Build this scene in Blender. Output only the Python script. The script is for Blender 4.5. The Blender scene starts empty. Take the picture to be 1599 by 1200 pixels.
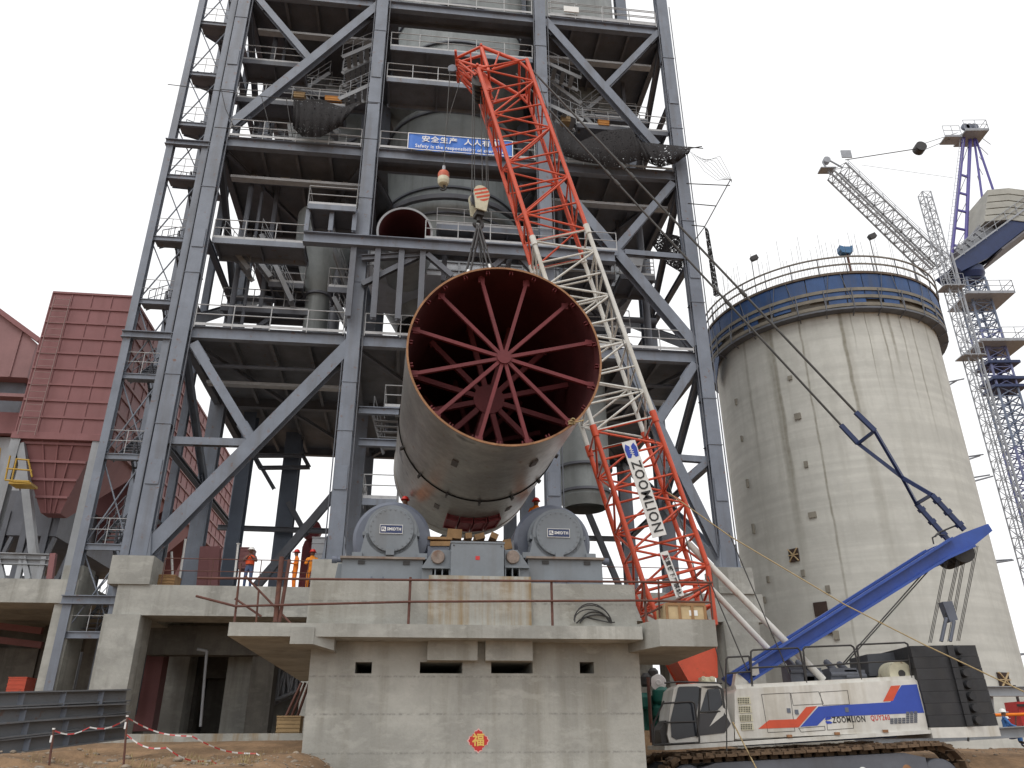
import bpy, math, random
from mathutils import Vector as Vec, Matrix
random.seed(7)
S = bpy.context.scene; C = S.collection; D = bpy.data; R = math.radians
# ------------------------------------------------------------------ camera
CF, CX, CY, CH = 1230.0, 799.5, 600.0, 1.7          # focal length in photo pixels, centre, eye height
TH = math.atan(CF/2681.0); RO = math.atan(18/2681.0)
FW = Vec((0, math.cos(TH), math.sin(TH))); R0 = Vec((1, 0, 0)); U0 = R0.cross(FW)
RT = UP = None
for sg in (1, -1):                                  # a slight roll: uprights meet 18 pixels left of the centre line
    RT = R0*math.cos(RO)+U0*math.sin(RO)*sg; UP = U0*math.cos(RO)-R0*math.sin(RO)*sg
    if RT.z < 0: break
cam_d = D.cameras.new('camera'); cam = D.objects.new('camera', cam_d); C.objects.link(cam); S.camera = cam
cam.matrix_world = Matrix.Translation((0, 0, CH)) @ Matrix((RT, UP, -FW)).transposed().to_4x4()
cam_d.sensor_width = 36; cam_d.lens = CF/1599*36; cam_d.clip_end = 3000; cam_d.clip_start = .1
# ------------------------------------------------------------------ world, sun, exposure
W = D.worlds.new('World'); S.world = W; W.use_nodes = True; nt = W.node_tree; nt.nodes.clear()
def wn(t): return nt.nodes.new(t)
wo = wn('ShaderNodeOutputWorld'); bg = wn('ShaderNodeBackground'); sky = wn('ShaderNodeTexSky')
sky.sky_type = 'NISHITA'; sky.sun_disc = False; sky.sun_elevation = R(52); sky.sun_rotation = R(-150); sky.dust_density = 4
hs = wn('ShaderNodeHueSaturation'); hs.inputs['Saturation'].default_value = .12; hs.inputs['Value'].default_value = .10
tc = wn('ShaderNodeTexCoord'); no = wn('ShaderNodeTexNoise'); no.inputs['Scale'].default_value = 2.2; no.inputs['Detail'].default_value = 5
rp = wn('ShaderNodeValToRGB'); rp.color_ramp.elements[0].position = .35; rp.color_ramp.elements[0].color = (.975, .98, .99, 1)
rp.color_ramp.elements[1].position = .7; rp.color_ramp.elements[1].color = (1.0, 1.0, 1.0, 1)
mx = wn('ShaderNodeMixRGB'); mx.inputs[0].default_value = .82
L = nt.links.new
L(sky.outputs[0], hs.inputs['Color']); L(tc.outputs['Generated'], no.inputs['Vector']); L(no.outputs['Fac'], rp.inputs[0])
L(hs.outputs[0], mx.inputs[1]); L(rp.outputs[0], mx.inputs[2]); L(mx.outputs[0], bg.inputs[0]); L(bg.outputs[0], wo.inputs[0])
bg.inputs[1].default_value = 1.34
sd = D.lights.new('sun', 'SUN'); so = D.objects.new('sun', sd); C.objects.link(so); sd.energy = .7; sd.angle = R(18); sd.color = (1, .97, .92)
so.rotation_euler = (R(38), 0, R(-30)); so.location = (0, -20, 60)
S.view_settings.view_transform = 'Standard'; S.view_settings.look = 'None'; S.view_settings.exposure = 0.0; S.view_settings.gamma = 1
S.render.resolution_x = 1024; S.render.resolution_y = 768
S.cycles.max_bounces = 6; S.cycles.diffuse_bounces = 4; S.cycles.transparent_max_bounces = 8
# ------------------------------------------------------------------ frames: world, and the plant grid (T) turned 7.2 degrees
YAW = R(7.2); TU = Vec((math.cos(YAW), math.sin(YAW), 0)); TV = Vec((-math.sin(YAW), math.cos(YAW), 0)); EYE = Vec((0, 0, CH))
TM = Matrix.Rotation(YAW, 4, 'Z'); IM = Matrix.Identity(4)
def ray(x, y): return FW*CF+RT*(x-CX)-UP*(y-CY)
def at(x, y, Y):                                    # world point of a sight line at distance Y
    d = ray(x, y); return EYE+d*(Y/d.y)
def F(x, y, v):                                     # plant-grid point (u, v, z) of a sight line on the plane v
    d = ray(x, y); p = EYE+d*((v-EYE.dot(TV))/d.dot(TV)); return Vec((p.dot(TU), v, p.z))
def PX(l, Y): return [at(x, y, Y) for x, y in l]
def FX(l, v): return [F(x, y, v) for x, y in l]
# ------------------------------------------------------------------ materials
def mat(name, col, rough=.6, var=.18, sc=1.5, metal=0, bump=0, streak=0, scol=(.12, .09, .06), rust=0, seam=0, fine=14, alpha=0, spot=0, band=0, blotch=0):
    m = D.materials.new(name); m.use_nodes = True; t = m.node_tree; N = t.nodes; K = t.links.new
    b = N['Principled BSDF']; b.inputs['Roughness'].default_value = rough; b.inputs['Metallic'].default_value = metal
    co = N.new('ShaderNodeTexCoord'); oi = N.new('ShaderNodeObjectInfo')
    ad = N.new('ShaderNodeVectorMath'); ad.operation = 'ADD'; K(co.outputs['Object'], ad.inputs[0])
    rr = N.new('ShaderNodeMath'); rr.operation = 'MULTIPLY'; rr.inputs[1].default_value = 37.0; K(oi.outputs['Random'], rr.inputs[0]); K(rr.outputs[0], ad.inputs[1])
    def noise(scale, det, mapscale=None):
        n = N.new('ShaderNodeTexNoise'); n.inputs['Scale'].default_value = scale; n.inputs['Detail'].default_value = det; n.inputs['Roughness'].default_value = .62
        if mapscale:
            mp = N.new('ShaderNodeMapping'); mp.inputs['Scale'].default_value = mapscale; K(ad.outputs[0], mp.inputs[0]); K(mp.outputs[0], n.inputs['Vector'])
        else: K(ad.outputs[0], n.inputs['Vector'])
        return n
    def ramp(src, a, c):
        r = N.new('ShaderNodeMapRange'); r.inputs[1].default_value = a; r.inputs[2].default_value = c; K(src, r.inputs[0]); return r.outputs[0]
    def mix(fac, a, c):
        x = N.new('ShaderNodeMixRGB'); K(fac, x.inputs[0])
        for s, q in ((1, a), (2, c)):
            if isinstance(q, tuple): x.inputs[s].default_value = (*q, 1)
            else: K(q, x.inputs[s])
        return x.outputs[0]
    n1 = noise(sc, 6); lo = tuple(c*(1-var) for c in col); hi = tuple(min(1, c*(1+var)) for c in col)
    cur = mix(ramp(n1.outputs['Fac'], .3, .7), lo, hi)
    n2 = noise(fine, 4)
    if var:
        f2 = ramp(n2.outputs['Fac'], .35, .75); mm = N.new('ShaderNodeMath'); mm.operation = 'MULTIPLY'; mm.inputs[1].default_value = min(.5, var); K(f2, mm.inputs[0])
        cur = mix(mm.outputs[0], cur, tuple(c*.62 for c in col))
    if streak:
        ns = noise(1.0, 5, (1.6, 1.6, .10)); f = ramp(ns.outputs['Fac'], .49, .66); mm = N.new('ShaderNodeMath'); mm.operation = 'MULTIPLY'; mm.inputs[1].default_value = streak; K(f, mm.inputs[0])
        cur = mix(mm.outputs[0], cur, scol)
    if blotch:                                      # soft damp and cement patches
        n3 = noise(.85, 7); f = ramp(n3.outputs['Fac'], .47, .60); mm = N.new('ShaderNodeMath'); mm.operation = 'MULTIPLY'; mm.inputs[1].default_value = blotch; K(f, mm.inputs[0])
        cur = mix(mm.outputs[0], cur, tuple(c*.55 for c in col))
        n4 = noise(1.7, 5, (1, 1, 2.2)); f = ramp(n4.outputs['Fac'], .54, .64); mm = N.new('ShaderNodeMath'); mm.operation = 'MULTIPLY'; mm.inputs[1].default_value = blotch*.7; K(f, mm.inputs[0])
        cur = mix(mm.outputs[0], cur, tuple(min(1, c*1.3) for c in col))
    if rust:
        nr = noise(3.2, 8); f = ramp(nr.outputs['Fac'], .62-rust*.2, .72); mm = N.new('ShaderNodeMath'); mm.operation = 'MULTIPLY'; mm.inputs[1].default_value = .8; K(f, mm.inputs[0])
        cur = mix(mm.outputs[0], cur, (.16, .065, .028))
    if spot:
        nr = noise(spot, 3); f = ramp(nr.outputs['Fac'], .66, .70); cur = mix(f, cur, (.05, .045, .04))
    if band:                                        # faint pour lines of the slip form
        nb = noise(1.0, 3, (.05, .05, band)); f = ramp(nb.outputs['Fac'], .4, .62); mm = N.new('ShaderNodeMath'); mm.operation = 'MULTIPLY'; mm.inputs[1].default_value = .4; K(f, mm.inputs[0])
        cur = mix(mm.outputs[0], cur, tuple(c*.72 for c in col))
    if seam:
        sx = N.new('ShaderNodeSeparateXYZ'); K(co.outputs['Object'], sx.inputs[0])
        q = N.new('ShaderNodeMath'); q.operation = 'PINGPONG'; q.inputs[1].default_value = seam/2; K(sx.outputs['Z'], q.inputs[0])
        fj = ramp(n2.outputs['Fac'], .40, .62); ml = N.new('ShaderNodeMath'); ml.operation = 'MULTIPLY'; K(ramp(q.outputs[0], .035, .0), ml.inputs[0]); K(fj, ml.inputs[1])
        f = ml.outputs[0]; mm = N.new('ShaderNodeMath'); mm.operation = 'MULTIPLY'; mm.inputs[1].default_value = .75; K(f, mm.inputs[0])
        cur = mix(mm.outputs[0], cur, tuple(c*.42 for c in col))
    K(cur, b.inputs['Base Color'])
    rg = N.new('ShaderNodeMapRange'); rg.inputs[3].default_value = max(.05, rough-.12); rg.inputs[4].default_value = min(1, rough+.12); K(n2.outputs['Fac'], rg.inputs[0]); K(rg.outputs[0], b.inputs['Roughness'])
    if bump:
        bp = N.new('ShaderNodeBump'); bp.inputs['Strength'].default_value = bump; bp.inputs['Distance'].default_value = .03; K(n2.outputs['Fac'], bp.inputs['Height']); K(bp.outputs[0], b.inputs['Normal'])
    if alpha:
        na = noise(alpha, 3); K(ramp(na.outputs['Fac'], .36, .40), b.inputs['Alpha'])
    return m
STEEL = mat('grey_steel_paint', (.18, .205, .252), .5, .18, .9, streak=.4, scol=(.11, .105, .105), rust=.05)
DSTEEL = mat('dull_grey_steel', (.125, .135, .16), .6, .2, .8, streak=.3, scol=(.08, .07, .06))
FLOORM = mat('floor_plate_steel', (.155, .16, .178), .7, .3, .7, rust=.03)
RAILM = mat('galvanised_rail', (.44, .45, .46), .45, .15, 3)
VESS = mat('grey_vessel_steel', (.24, .262, .262), .5, .2, .6, streak=.35, scol=(.07, .07, .065))
DUCT = mat('light_grey_duct', (.30, .315, .335), .55, .18, .7, streak=.35, scol=(.16, .15, .14))
CONC = mat('concrete', (.40, .40, .37), .85, .22, .55, bump=.35, streak=.6, scol=(.17, .165, .14), fine=9, band=1.1, blotch=.5)
PIERM = mat('pier_concrete', (.45, .45, .415), .85, .2, .5, bump=.4, streak=.7, scol=(.235, .22, .175), seam=.78, fine=11, band=.9, blotch=.5)
RUSTC = mat('rust_stained_concrete', (.42, .42, .385), .85, .2, .6, bump=.3, streak=1.0, scol=(.27, .165, .05), fine=9, blotch=.4)
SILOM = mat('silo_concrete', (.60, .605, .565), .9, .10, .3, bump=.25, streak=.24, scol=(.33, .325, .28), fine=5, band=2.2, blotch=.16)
DIRT = mat('dirt', (.25, .155, .084), .95, .45, .8, bump=1.4, fine=7, blotch=.6)
MUD = mat('dried_mud', (.15, .1, .062), .95, .45, 3, bump=.8, fine=9)
REDC = mat('crane_red_paint', (.62, .085, .035), .42, .12, 2, rust=.04)
WHITEC = mat('crane_white_paint', (.66, .65, .61), .4, .12, 2, streak=.55, scol=(.40, .36, .28), blotch=.12)
BLUEC = mat('crane_blue_paint', (.028, .078, .345), .45, .18, 2, streak=.3, scol=(.04, .065, .2))
DBLUE = mat('dark_blue_paint', (.014, .03, .105), .45, .15, 2)
BLACK = mat('black_ballast_steel', (.028, .029, .033), .6, .3, 2, streak=.3, scol=(.06, .055, .05))
DARK = mat('dark_metal', (.035, .033, .033), .5, .25, 3)
ROPE = mat('wire_rope', (.06, .058, .055), .5, .15, 8)
YROPE = mat('tan_rope', (.42, .32, .17), .9, .15, 8)
SHELL = mat('kiln_shell_steel', (.265, .252, .23), .34, .34, .5, metal=.45, spot=.5, rust=.05, fine=6, blotch=.45, streak=.3, scol=(.10, .085, .07))
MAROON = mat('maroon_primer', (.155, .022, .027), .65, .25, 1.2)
MARD = mat('shaded_maroon_lining', (.085, .014, .016), .8, .3, .8)  # maroon primer darkened to stand for the dim kiln interior
EDGE = mat('rusty_edge', (.33, .17, .085), .8, .3, 4, rust=.4)
ROLG = mat('roller_grey_paint', (.185, .208, .232), .42, .12, 1.5, streak=.3, scol=(.12, .11, .1))
ROLD = mat('roller_steel', (.125, .142, .185), .35, .15, 1.5)
RUST = mat('rusty_pipe', (.125, .055, .042), .8, .3, 5, rust=.2)
WOOD = mat('sawn_timber', (.31, .185, .085), .8, .25, 4, fine=22)
CRATEM = mat('pale_plywood', (.5, .38, .22), .8, .15, 4)
BAGR = mat('red_oxide_paint', (.255, .108, .11), .65, .12, .5, streak=.3, scol=(.19, .07, .065))
BAGD = mat('faded_red_paint', (.27, .145, .145), .7, .16, .5, streak=.35, scol=(.2, .1, .09))
SIGNB = mat('banner_blue', (.06, .19, .62), .6, .08, 2)
WHITE = mat('white_paint', (.8, .8, .78), .5, .05, 3)
NAVY = mat('navy_plate', (.02, .035, .11), .35, .05, 3)
INK = mat('black_ink', (.02, .02, .022), .5, .0)
REDP = mat('red_print', (.55, .03, .03), .5, .05)
GOLD = mat('gold_print', (.75, .52, .12), .5, .05)
LOGOB = mat('blue_print', (.02, .06, .42), .5, .03)
NET = mat('dark_safety_net', (.013, .011, .012), .9, .3, 2, alpha=9)
TARP = mat('blue_sheeting', (.025, .075, .21), .6, .25, .8, streak=.3, scol=(.08, .08, .08))
OCH = mat('ochre_board', (.36, .25, .13), .85, .25, 1.2)
GREEN = mat('machine_green', (.01, .13, .10), .45, .15, 3)
YEL = mat('yellow_paint', (.46, .28, .03), .5, .1, 3)
ORG = mat('orange_cloth', (.80, .20, .012), .8, .12, 8)
ORG2 = mat('amber_cloth', (.82, .27, .02), .8, .12, 8)
VESTM = mat('red_vest_cloth', (.78, .10, .03), .8, .1, 8)
JEAN = mat('denim_cloth', (.07, .1, .19), .85, .2, 9)
BLUW = mat('blue_work_cloth', (.05, .16, .42), .85, .15, 9)
PURP = mat('purple_cloth', (.12, .06, .3), .85, .15, 9)
SHIRT = mat('brown_shirt_cloth', (.16, .09, .08), .85, .15, 9)
SKIN = mat('skin', (.16, .08, .05), .6, .1, 9)
BOOT = mat('boot_leather', (.03, .025, .02), .7, .1, 9)
HRED = mat('red_helmet', (.6, .03, .02), .3, .05)
HWHT = mat('white_helmet', (.85, .85, .83), .3, .03)
HYEL = mat('yellow_helmet', (.8, .5, .05), .3, .03)
CREAM = mat('cream_paint', (.60, .575, .43), .55, .15, 4, rust=.12)
GALV = mat('galvanised_lattice', (.33, .35, .385), .45, .15, 3)
CWB = mat('ballast_block_concrete', (.40, .40, .365), .85, .12, 1)
GLASS = D.materials.new('tinted_glass'); GLASS.use_nodes = True
gb = GLASS.node_tree.nodes['Principled BSDF']; gb.inputs['Base Color'].default_value = (.35, .42, .48, 1); gb.inputs['Transmission Weight'].default_value = .9; gb.inputs['Roughness'].default_value = .03; gb.inputs['IOR'].default_value = 1.05
# ------------------------------------------------------------------ mesh builder
class MB:
    def __init__(s): s.v = []; s.f = []; s.sm = []
    def add(s, vs, fs, smooth=False):
        n = len(s.v); s.v += [Vec(p) for p in vs]; s.f += [tuple(i+n for i in f) for f in fs]; s.sm += [smooth]*len(fs); return s
    def obox(s, c, a, b, d):                       # centre and three half-extent vectors
        c, a, b, d = map(Vec, (c, a, b, d))
        if a.cross(b).dot(d) < 0: a = -a
        vs = [c+a*i+b*j+d*k for k in (-1, 1) for j in (-1, 1) for i in (-1, 1)]
        return s.add(vs, [(0, 2, 3, 1), (4, 5, 7, 6), (0, 1, 5, 4), (2, 6, 7, 3), (0, 4, 6, 2), (1, 3, 7, 5)])
    def box(s, lo, hi):
        lo, hi = Vec(lo), Vec(hi); c = (lo+hi)/2; h = (hi-lo)/2
        return s.obox(c, (abs(h.x), 0, 0), (0, abs(h.y), 0), (0, 0, abs(h.z)))
    def axes(s, p, q, up):
        d = (q-p); l = d.length; d = d/l; up = Vec(up)
        if abs(d.dot(up.normalized())) > .97: up = Vec((1, 0, 0)) if abs(d.x) < .9 else Vec((0, 1, 0))
        a = d.cross(up).normalized(); b = a.cross(d).normalized(); return d, l, a, b
    def bar(s, p, q, w, h, up=(0, 0, 1)):          # w across, h along up
        p, q = Vec(p), Vec(q); d, l, a, b = s.axes(p, q, up); return s.obox((p+q)/2, a*w/2, d*l/2, b*h/2)
    def ib(s, p, q, w, h, up=(0, 0, 1), t=.035):   # I section, flanges w wide and h apart along up
        p, q = Vec(p), Vec(q); d, l, a, b = s.axes(p, q, up); c = (p+q)/2
        for k in (-1, 1): s.obox(c+b*k*(h/2-t/2), a*w/2, d*l/2, b*t/2)
        return s.obox(c, a*t/2, d*l/2, b*(h/2-t))
    def tube(s, p, q, r, n=6, r2=None, caps=True):
        p, q = Vec(p), Vec(q); d, l, a, b = s.axes(p, q, (0, 0, 1)); r2 = r if r2 is None else r2
        vs = [p+(a*math.cos(2*math.pi*i/n)+b*math.sin(2*math.pi*i/n))*r for i in range(n)]+[q+(a*math.cos(2*math.pi*i/n)+b*math.sin(2*math.pi*i/n))*r2 for i in range(n)]
        s.add(vs, [(i, (i+1) % n, n+(i+1) % n, n+i) for i in range(n)], n > 4)
        if caps: s.add(vs, [tuple(reversed(range(n))), tuple(range(n, 2*n))])
        return s
    def path(s, pts, r, n=6):
        for a, b in zip(pts, pts[1:]): s.tube(a, b, r, n)
        return s
    def lathe(s, c, axis, prof, n=48, a0=0, a1=2*math.pi, smooth=True):   # prof: (radius, distance along axis)
        c, axis = Vec(c), Vec(axis).normalized(); ref = Vec((0, 0, 1)) if abs(axis.z) < .9 else Vec((1, 0, 0))
        a = axis.cross(ref).normalized(); b = axis.cross(a); full = abs(a1-a0-2*math.pi) < 1e-6; m = n if full else n+1
        for (r0, z0), (r1, z1) in zip(prof, prof[1:]):
            vs = []
            for r, z in ((r0, z0), (r1, z1)):
                vs += [c+axis*z+(a*math.cos(a0+(a1-a0)*i/n)+b*math.sin(a0+(a1-a0)*i/n))*r for i in range(m)]
            s.add(vs, [(i, (i+1) % m, m+(i+1) % m, m+i) for i in range(n)], smooth)
        return s
    def prism(s, pts, vec):
        pts = [Vec(p) for p in pts]; vec = Vec(vec); n = len(pts); nrm = Vec()
        for i in range(n): nrm += (pts[i]-pts[0]).cross(pts[(i+1) % n]-pts[0])
        if nrm.dot(vec) > 0: pts.reverse()
        vs = pts+[p+vec for p in pts]
        return s.add(vs, [tuple(range(n)), tuple(reversed(range(n, 2*n)))]+[(i, n+i, n+(i+1) % n, (i+1) % n) for i in range(n)])
    def build(s, name, mats, parent=None, frame=None, base=None):
        base = Vec(parent['_b']) if parent else Vec(base if base is not None else (0, 0, 0))
        me = D.meshes.new(name); me.from_pydata([tuple(p-base) for p in s.v], [], s.f); me.polygons.foreach_set('use_smooth', s.sm); me.update()
        for m in (mats if isinstance(mats, (list, tuple)) else [mats]): me.materials.append(m)
        o = D.objects.new(name, me); C.objects.link(o)
        if parent: o.parent = parent; o['_b'] = parent['_b']
        else:
            fr = frame or IM; o.matrix_world = Matrix.Translation((fr @ base)) @ fr; o['_b'] = tuple(base)
        return o
ALL = []
def tag(o, label, cat, group=None, kind=None):
    if label: o['label'] = label
    if cat: o['category'] = cat
    if group: o['group'] = group
    if kind: o['kind'] = kind
    return o
def thing(name, label, cat, base, frame=IM, group=None):
    o = D.objects.new(name, None); C.objects.link(o); o.empty_display_size = .3; b = Vec(base)
    o.matrix_world = Matrix.Translation(frame @ b) @ frame; o['_b'] = tuple(b); return tag(o, label, cat, group)
def solo(mb, name, m, label, cat, base, frame=IM, group=None):
    return tag(mb.build(name, m, None, frame, base), label, cat, group)
def rail(mb, pts, h=1.1, sp=1.6, r=.028, toe=True):
    pts = [Vec(p) for p in pts]; z = Vec((0, 0, 1))
    for a, b in zip(pts, pts[1:]):
        n = max(1, round((b-a).length/sp))
        for i in range(n+1): mb.tube(a+(b-a)*i/n-z*.12, a+(b-a)*i/n+z*h, r, 5)
        for k in (h, h*.55): mb.tube(a+z*k, b+z*k, r, 5)
        if toe: mb.bar(a+z*.07, b+z*.07, .012, .14)
    return mb
def flight(mb, a, b, w, side):                     # stringers, treads and rails of one stair flight
    a, b, side = Vec(a), Vec(b), Vec(side).normalized(); n = max(3, int(abs(b.z-a.z)/.22)); z = Vec((0, 0, 1))
    for k in (-1, 1):
        o = side*w/2*k; mb.bar(a+o, b+o, .03, .24); mb.path([a+o+z, b+o+z], .025, 5); mb.path([a+o+z*.55, b+o+z*.55], .02, 5)
        for i in range(4): q = a+(b-a)*i/3+o; mb.tube(q, q+z, .022, 5)
    d = (b-a); d.z = 0; d.normalize()
    for i in range(1, n): q = a+(b-a)*i/n; mb.obox(q, side*w/2, d*.13, z*.015)
    return mb
def lattice(p, q, a, b, n, rc, rd, a2=None, b2=None, chords=None, lace=None, dbl=False):
    """four-chord lattice from p to q, half sizes a and b as vectors (a2, b2 at the far end)"""
    p, q, a, b = map(Vec, (p, q, a, b)); a2 = Vec(a2) if a2 is not None else a; b2 = Vec(b2) if b2 is not None else b
    chords = chords or MB(); lace = chords; sg = [(-1, -1), (1, -1), (1, 1), (-1, 1)]
    def pt(k, t): i, j = sg[k % 4]; return p+(q-p)*t+(a+(a2-a)*t)*i+(b+(b2-b)*t)*j
    for k in range(4):
        chords.tube(pt(k, 0), pt(k, 1), rc, 8)
        for i in range(n):
            e = (i+k) % 2
            lace.tube(pt(k+e, i/n), pt(k+1-e, (i+1)/n), rd, 5)
            if dbl: lace.tube(pt(k+1-e, i/n), pt(k+e, (i+1)/n), rd, 5)
            lace.tube(pt(k, (i+1)/n), pt(k+1, (i+1)/n), rd, 5)
        lace.tube(pt(k, 0), pt(k+1, 0), rd, 5)
    return chords, lace
def text(body, size, name, m, parent, org, ex, ey, th=.006, sx=1.0, center=True, bold=0, wid=0):
    """raised lettering: origin, reading direction ex, letter-up ey (parent's frame)"""
    cu = D.curves.new(name, 'FONT'); cu.body = body; cu.size = size; cu.extrude = th/2; cu.offset = bold; cu.resolution_u = 2; cu.space_character = 1.12
    cu.align_x = 'CENTER' if center else 'LEFT'; cu.align_y = 'CENTER'
    to = D.objects.new(name, cu); C.objects.link(to); dg = bpy.context.evaluated_depsgraph_get(); me = D.meshes.new_from_object(to.evaluated_get(dg))
    D.objects.remove(to); ex = Vec(ex).normalized(); ey = Vec(ey); ey = (ey-ex*ey.dot(ex)).normalized(); ez = ex.cross(ey)
    b = Vec(parent['_b']); org = Vec(org)
    if wid: xs_ = [v.co.x for v in me.vertices]; sx = wid/(max(xs_)-min(xs_))
    for v in me.vertices: v.co = org+ex*(v.co.x*sx)+ey*v.co.y+ez*v.co.z-b
    me.materials.clear(); me.materials.append(m); o = D.objects.new(name, me); C.objects.link(o); o.parent = parent; o['_b'] = parent['_b']; return o
def flat(pts, th, nrm): return MB().prism(pts, Vec(nrm)*th)
Z = Vec((0, 0, 1)); XU = Vec((1, 0, 0)); YV = Vec((0, 1, 0))
# ================================================================== GROUND
from mathutils import noise as MN
def ss(a, b, x):
    t = min(1, max(0, (x-a)/(b-a))); return t*t*(3-2*t)
def gh(x, y):
    l = ss(-2.3, -4.2, x); n = MN.fractal(Vec((x*.35, y*.35, 0)), .8, 2.1, 5)*.5
    hl = 1.40*ss(8, 15, y)+.5*ss(24, 29, y)+n*.5*ss(8, 14, y)*(1-ss(23, 27, y))+MN.fractal(Vec((x*1.6, y*1.6, 3)), .9, 2.1, 4)*.07*ss(8, 12, y)*(1-ss(25, 30, y))
    hr = .06+1.32*ss(27.6, 31.5, y)*ss(2, 9, x)+1.9*ss(30, 33, y)*ss(9, 5, x)+n*.25*ss(26, 30, y)*(1-ss(60, 90, y))
    h = hl*l+hr*(1-l); f = ss(60, 110, abs(y-20)+abs(x)*.6); return h*(1-f)+1.55*f
xs = sorted(set([-1500, -600, -250, -120, -80]+[-60+i*3 for i in range(13)]+[-22+i*.3 for i in range(74)]+[i*1.0 for i in range(1, 40)]+[45, 55, 70, 100, 160, 300, 700, 1500]))
ys = sorted(set([-600, -150, -40, -10, 0, 4]+[6+i*.3 for i in range(92)]+[34+i*1.5 for i in range(30)]+[85, 100, 130, 180, 300, 700, 1800]))
g = MB(); nx = len(xs); g.add([(x, y, gh(x, y)) for y in ys for x in xs], [(j*nx+i, j*nx+i+1, (j+1)*nx+i+1, (j+1)*nx+i) for j in range(len(ys)-1) for i in range(nx-1)], True)
tag(g.build('ground', DIRT), None, None, None, 'structure')
st = MB()                                           # loose stones and clods on the left mound and the right bank
def clod(m, c, r):
    vs = [c+Vec((0, 0, r*.6))]; f = []; ph = random.random()*6
    for j, (zz, rr) in enumerate(((.42, .62), (.1, 1.0), (-.3, .8))):
        for i in range(7): an = ph+i*math.tau/7+j*.4; q = r*rr*random.uniform(.7, 1.25); vs.append(c+Vec((math.cos(an)*q, math.sin(an)*q*.85, zz*r*random.uniform(.6, 1.2))))
    f += [(0, 1+i, 1+(i+1) % 7) for i in range(7)]
    for j in (0, 1): f += [(1+j*7+i, 8+j*7+i, 8+j*7+(i+1) % 7, 1+j*7+(i+1) % 7) for i in range(7)]
    m.add(vs, f, True)
for i in range(2600):
    x, y = (random.uniform(-13, -3.5), random.uniform(13, 22)) if i < 2100 else (random.uniform(9, 24), random.uniform(29, 38))
    r = random.uniform(.010, .04)*(1 if random.random() < .9 else 2.6); clod(st, Vec((x, y, gh(x, y)+r*.1)), r)
tag(st.build('loose_stones', mat('stones', (.27, .22, .17), .95, .4, 2)), 'loose stones and clods scattered over the brown dirt', 'stones', None, 'stuff')
gw = MB()                                           # dry grass tufts
for i in range(90):
    x, y = (random.uniform(-8, -4.6), random.uniform(15, 19)) if i < 60 else (random.uniform(-13, -8), random.uniform(14, 20))
    for k in range(14):
        a = random.uniform(0, 6.28); h = random.uniform(.05, .22); b = Vec((x+random.uniform(-.12, .12), y+random.uniform(-.12, .12), gh(x, y)-.02)); d = Vec((math.cos(a), math.sin(a), 0)); gw.add([b-d.cross(Z)*.006, b+d.cross(Z)*.006, b+d*h*.5+Z*h], [(0, 1, 2)])
tag(gw.build('dry_grass', mat('straw', (.34, .27, .13), .9, .3, 5)), 'dry grass tufts on the brown mound left of the pier', 'grass', None, 'stuff')
# ================================================================== KILN PIER
t = pier = thing('concrete_pier', 'broad concrete pier with walkway slab that carries the two big grey rollers', 'pier', (1.4, 24, 0), TM)
VF = 18.95                                          # wall face
zt = 4.14; zb = 3.86; U0p, U1p = F(478, 1100, VF).x, F(1003, 1100, VF).x
def wall_holes(u0, u1, z0, z1, v0, dep, back, holes):
    m = MB(); us = sorted(set([u0, u1]+[h[0] for h in holes]+[h[1] for h in holes])); zs = sorted(set([z0, z1]+[h[2] for h in holes]+[h[3] for h in holes]))
    for a, b in zip(us, us[1:]):
        for c, d in zip(zs, zs[1:]):
            if any(h[0] <= a and b <= h[1] and h[2] <= c and d <= h[3] for h in holes): continue
            m.add([(a, v0, c), (b, v0, c), (b, v0, d), (a, v0, d)], [(0, 1, 2, 3)])
    for a, b, c, d in holes:
        e = v0+dep; m.add([(a, v0, c), (b, v0, c), (b, v0, d), (a, v0, d), (a, e, c), (b, e, c), (b, e, d), (a, e, d)], [(0, 4, 5, 1), (1, 5, 6, 2), (2, 6, 7, 3), (3, 7, 4, 0), (4, 7, 6, 5)])
    m.add([(u0, v0, z0), (u0, v0, z1), (u0, back, z1), (u0, back, z0)], [(0, 1, 2, 3)]); m.add([(u1, v0, z0), (u1, back, z0), (u1, back, z1), (u1, v0, z1)], [(0, 1, 2, 3)])
    m.add([(u0, v0, z1), (u1, v0, z1), (u1, back, z1), (u0, back, z1)], [(0, 1, 2, 3)]); m.add([(u0, back, z0), (u0, back, z1), (u1, back, z1), (u1, back, z0)], [(0, 1, 2, 3)]); return m
hol = []
for x0, x1 in ((555, 580), (656, 722), (767, 832), (905, 928)):
    a, b = F(x0, 1034, VF), F(x1, 1052, VF); hol.append((a.x, b.x, b.z, a.z))
wall_holes(U0p, U1p, -.5, zb, VF, 3.2, 31, hol).build('wall', PIERM, t)
us = F(357, 980, 18.1).x; ue = F(1003, 985, 18.1).x
MB().box((us, 18.1, zb), (ue, 31.2, zt)).build('walkway_slab', CONC, t)
a = F(485, 905, 18.5); b = F(990, 905, 18.5)
MB().box((a.x, 18.5, zt-.05), (b.x, 31, a.z)).build('roller_plinth', PIERM, t)
a = F(670, 899, 18.42); b = F(829, 899, 18.42)
MB().box((a.x, 18.42, zt-.04), (b.x, 22, a.z+.012)).build('centre_plinth', RUSTC, t)
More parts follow.
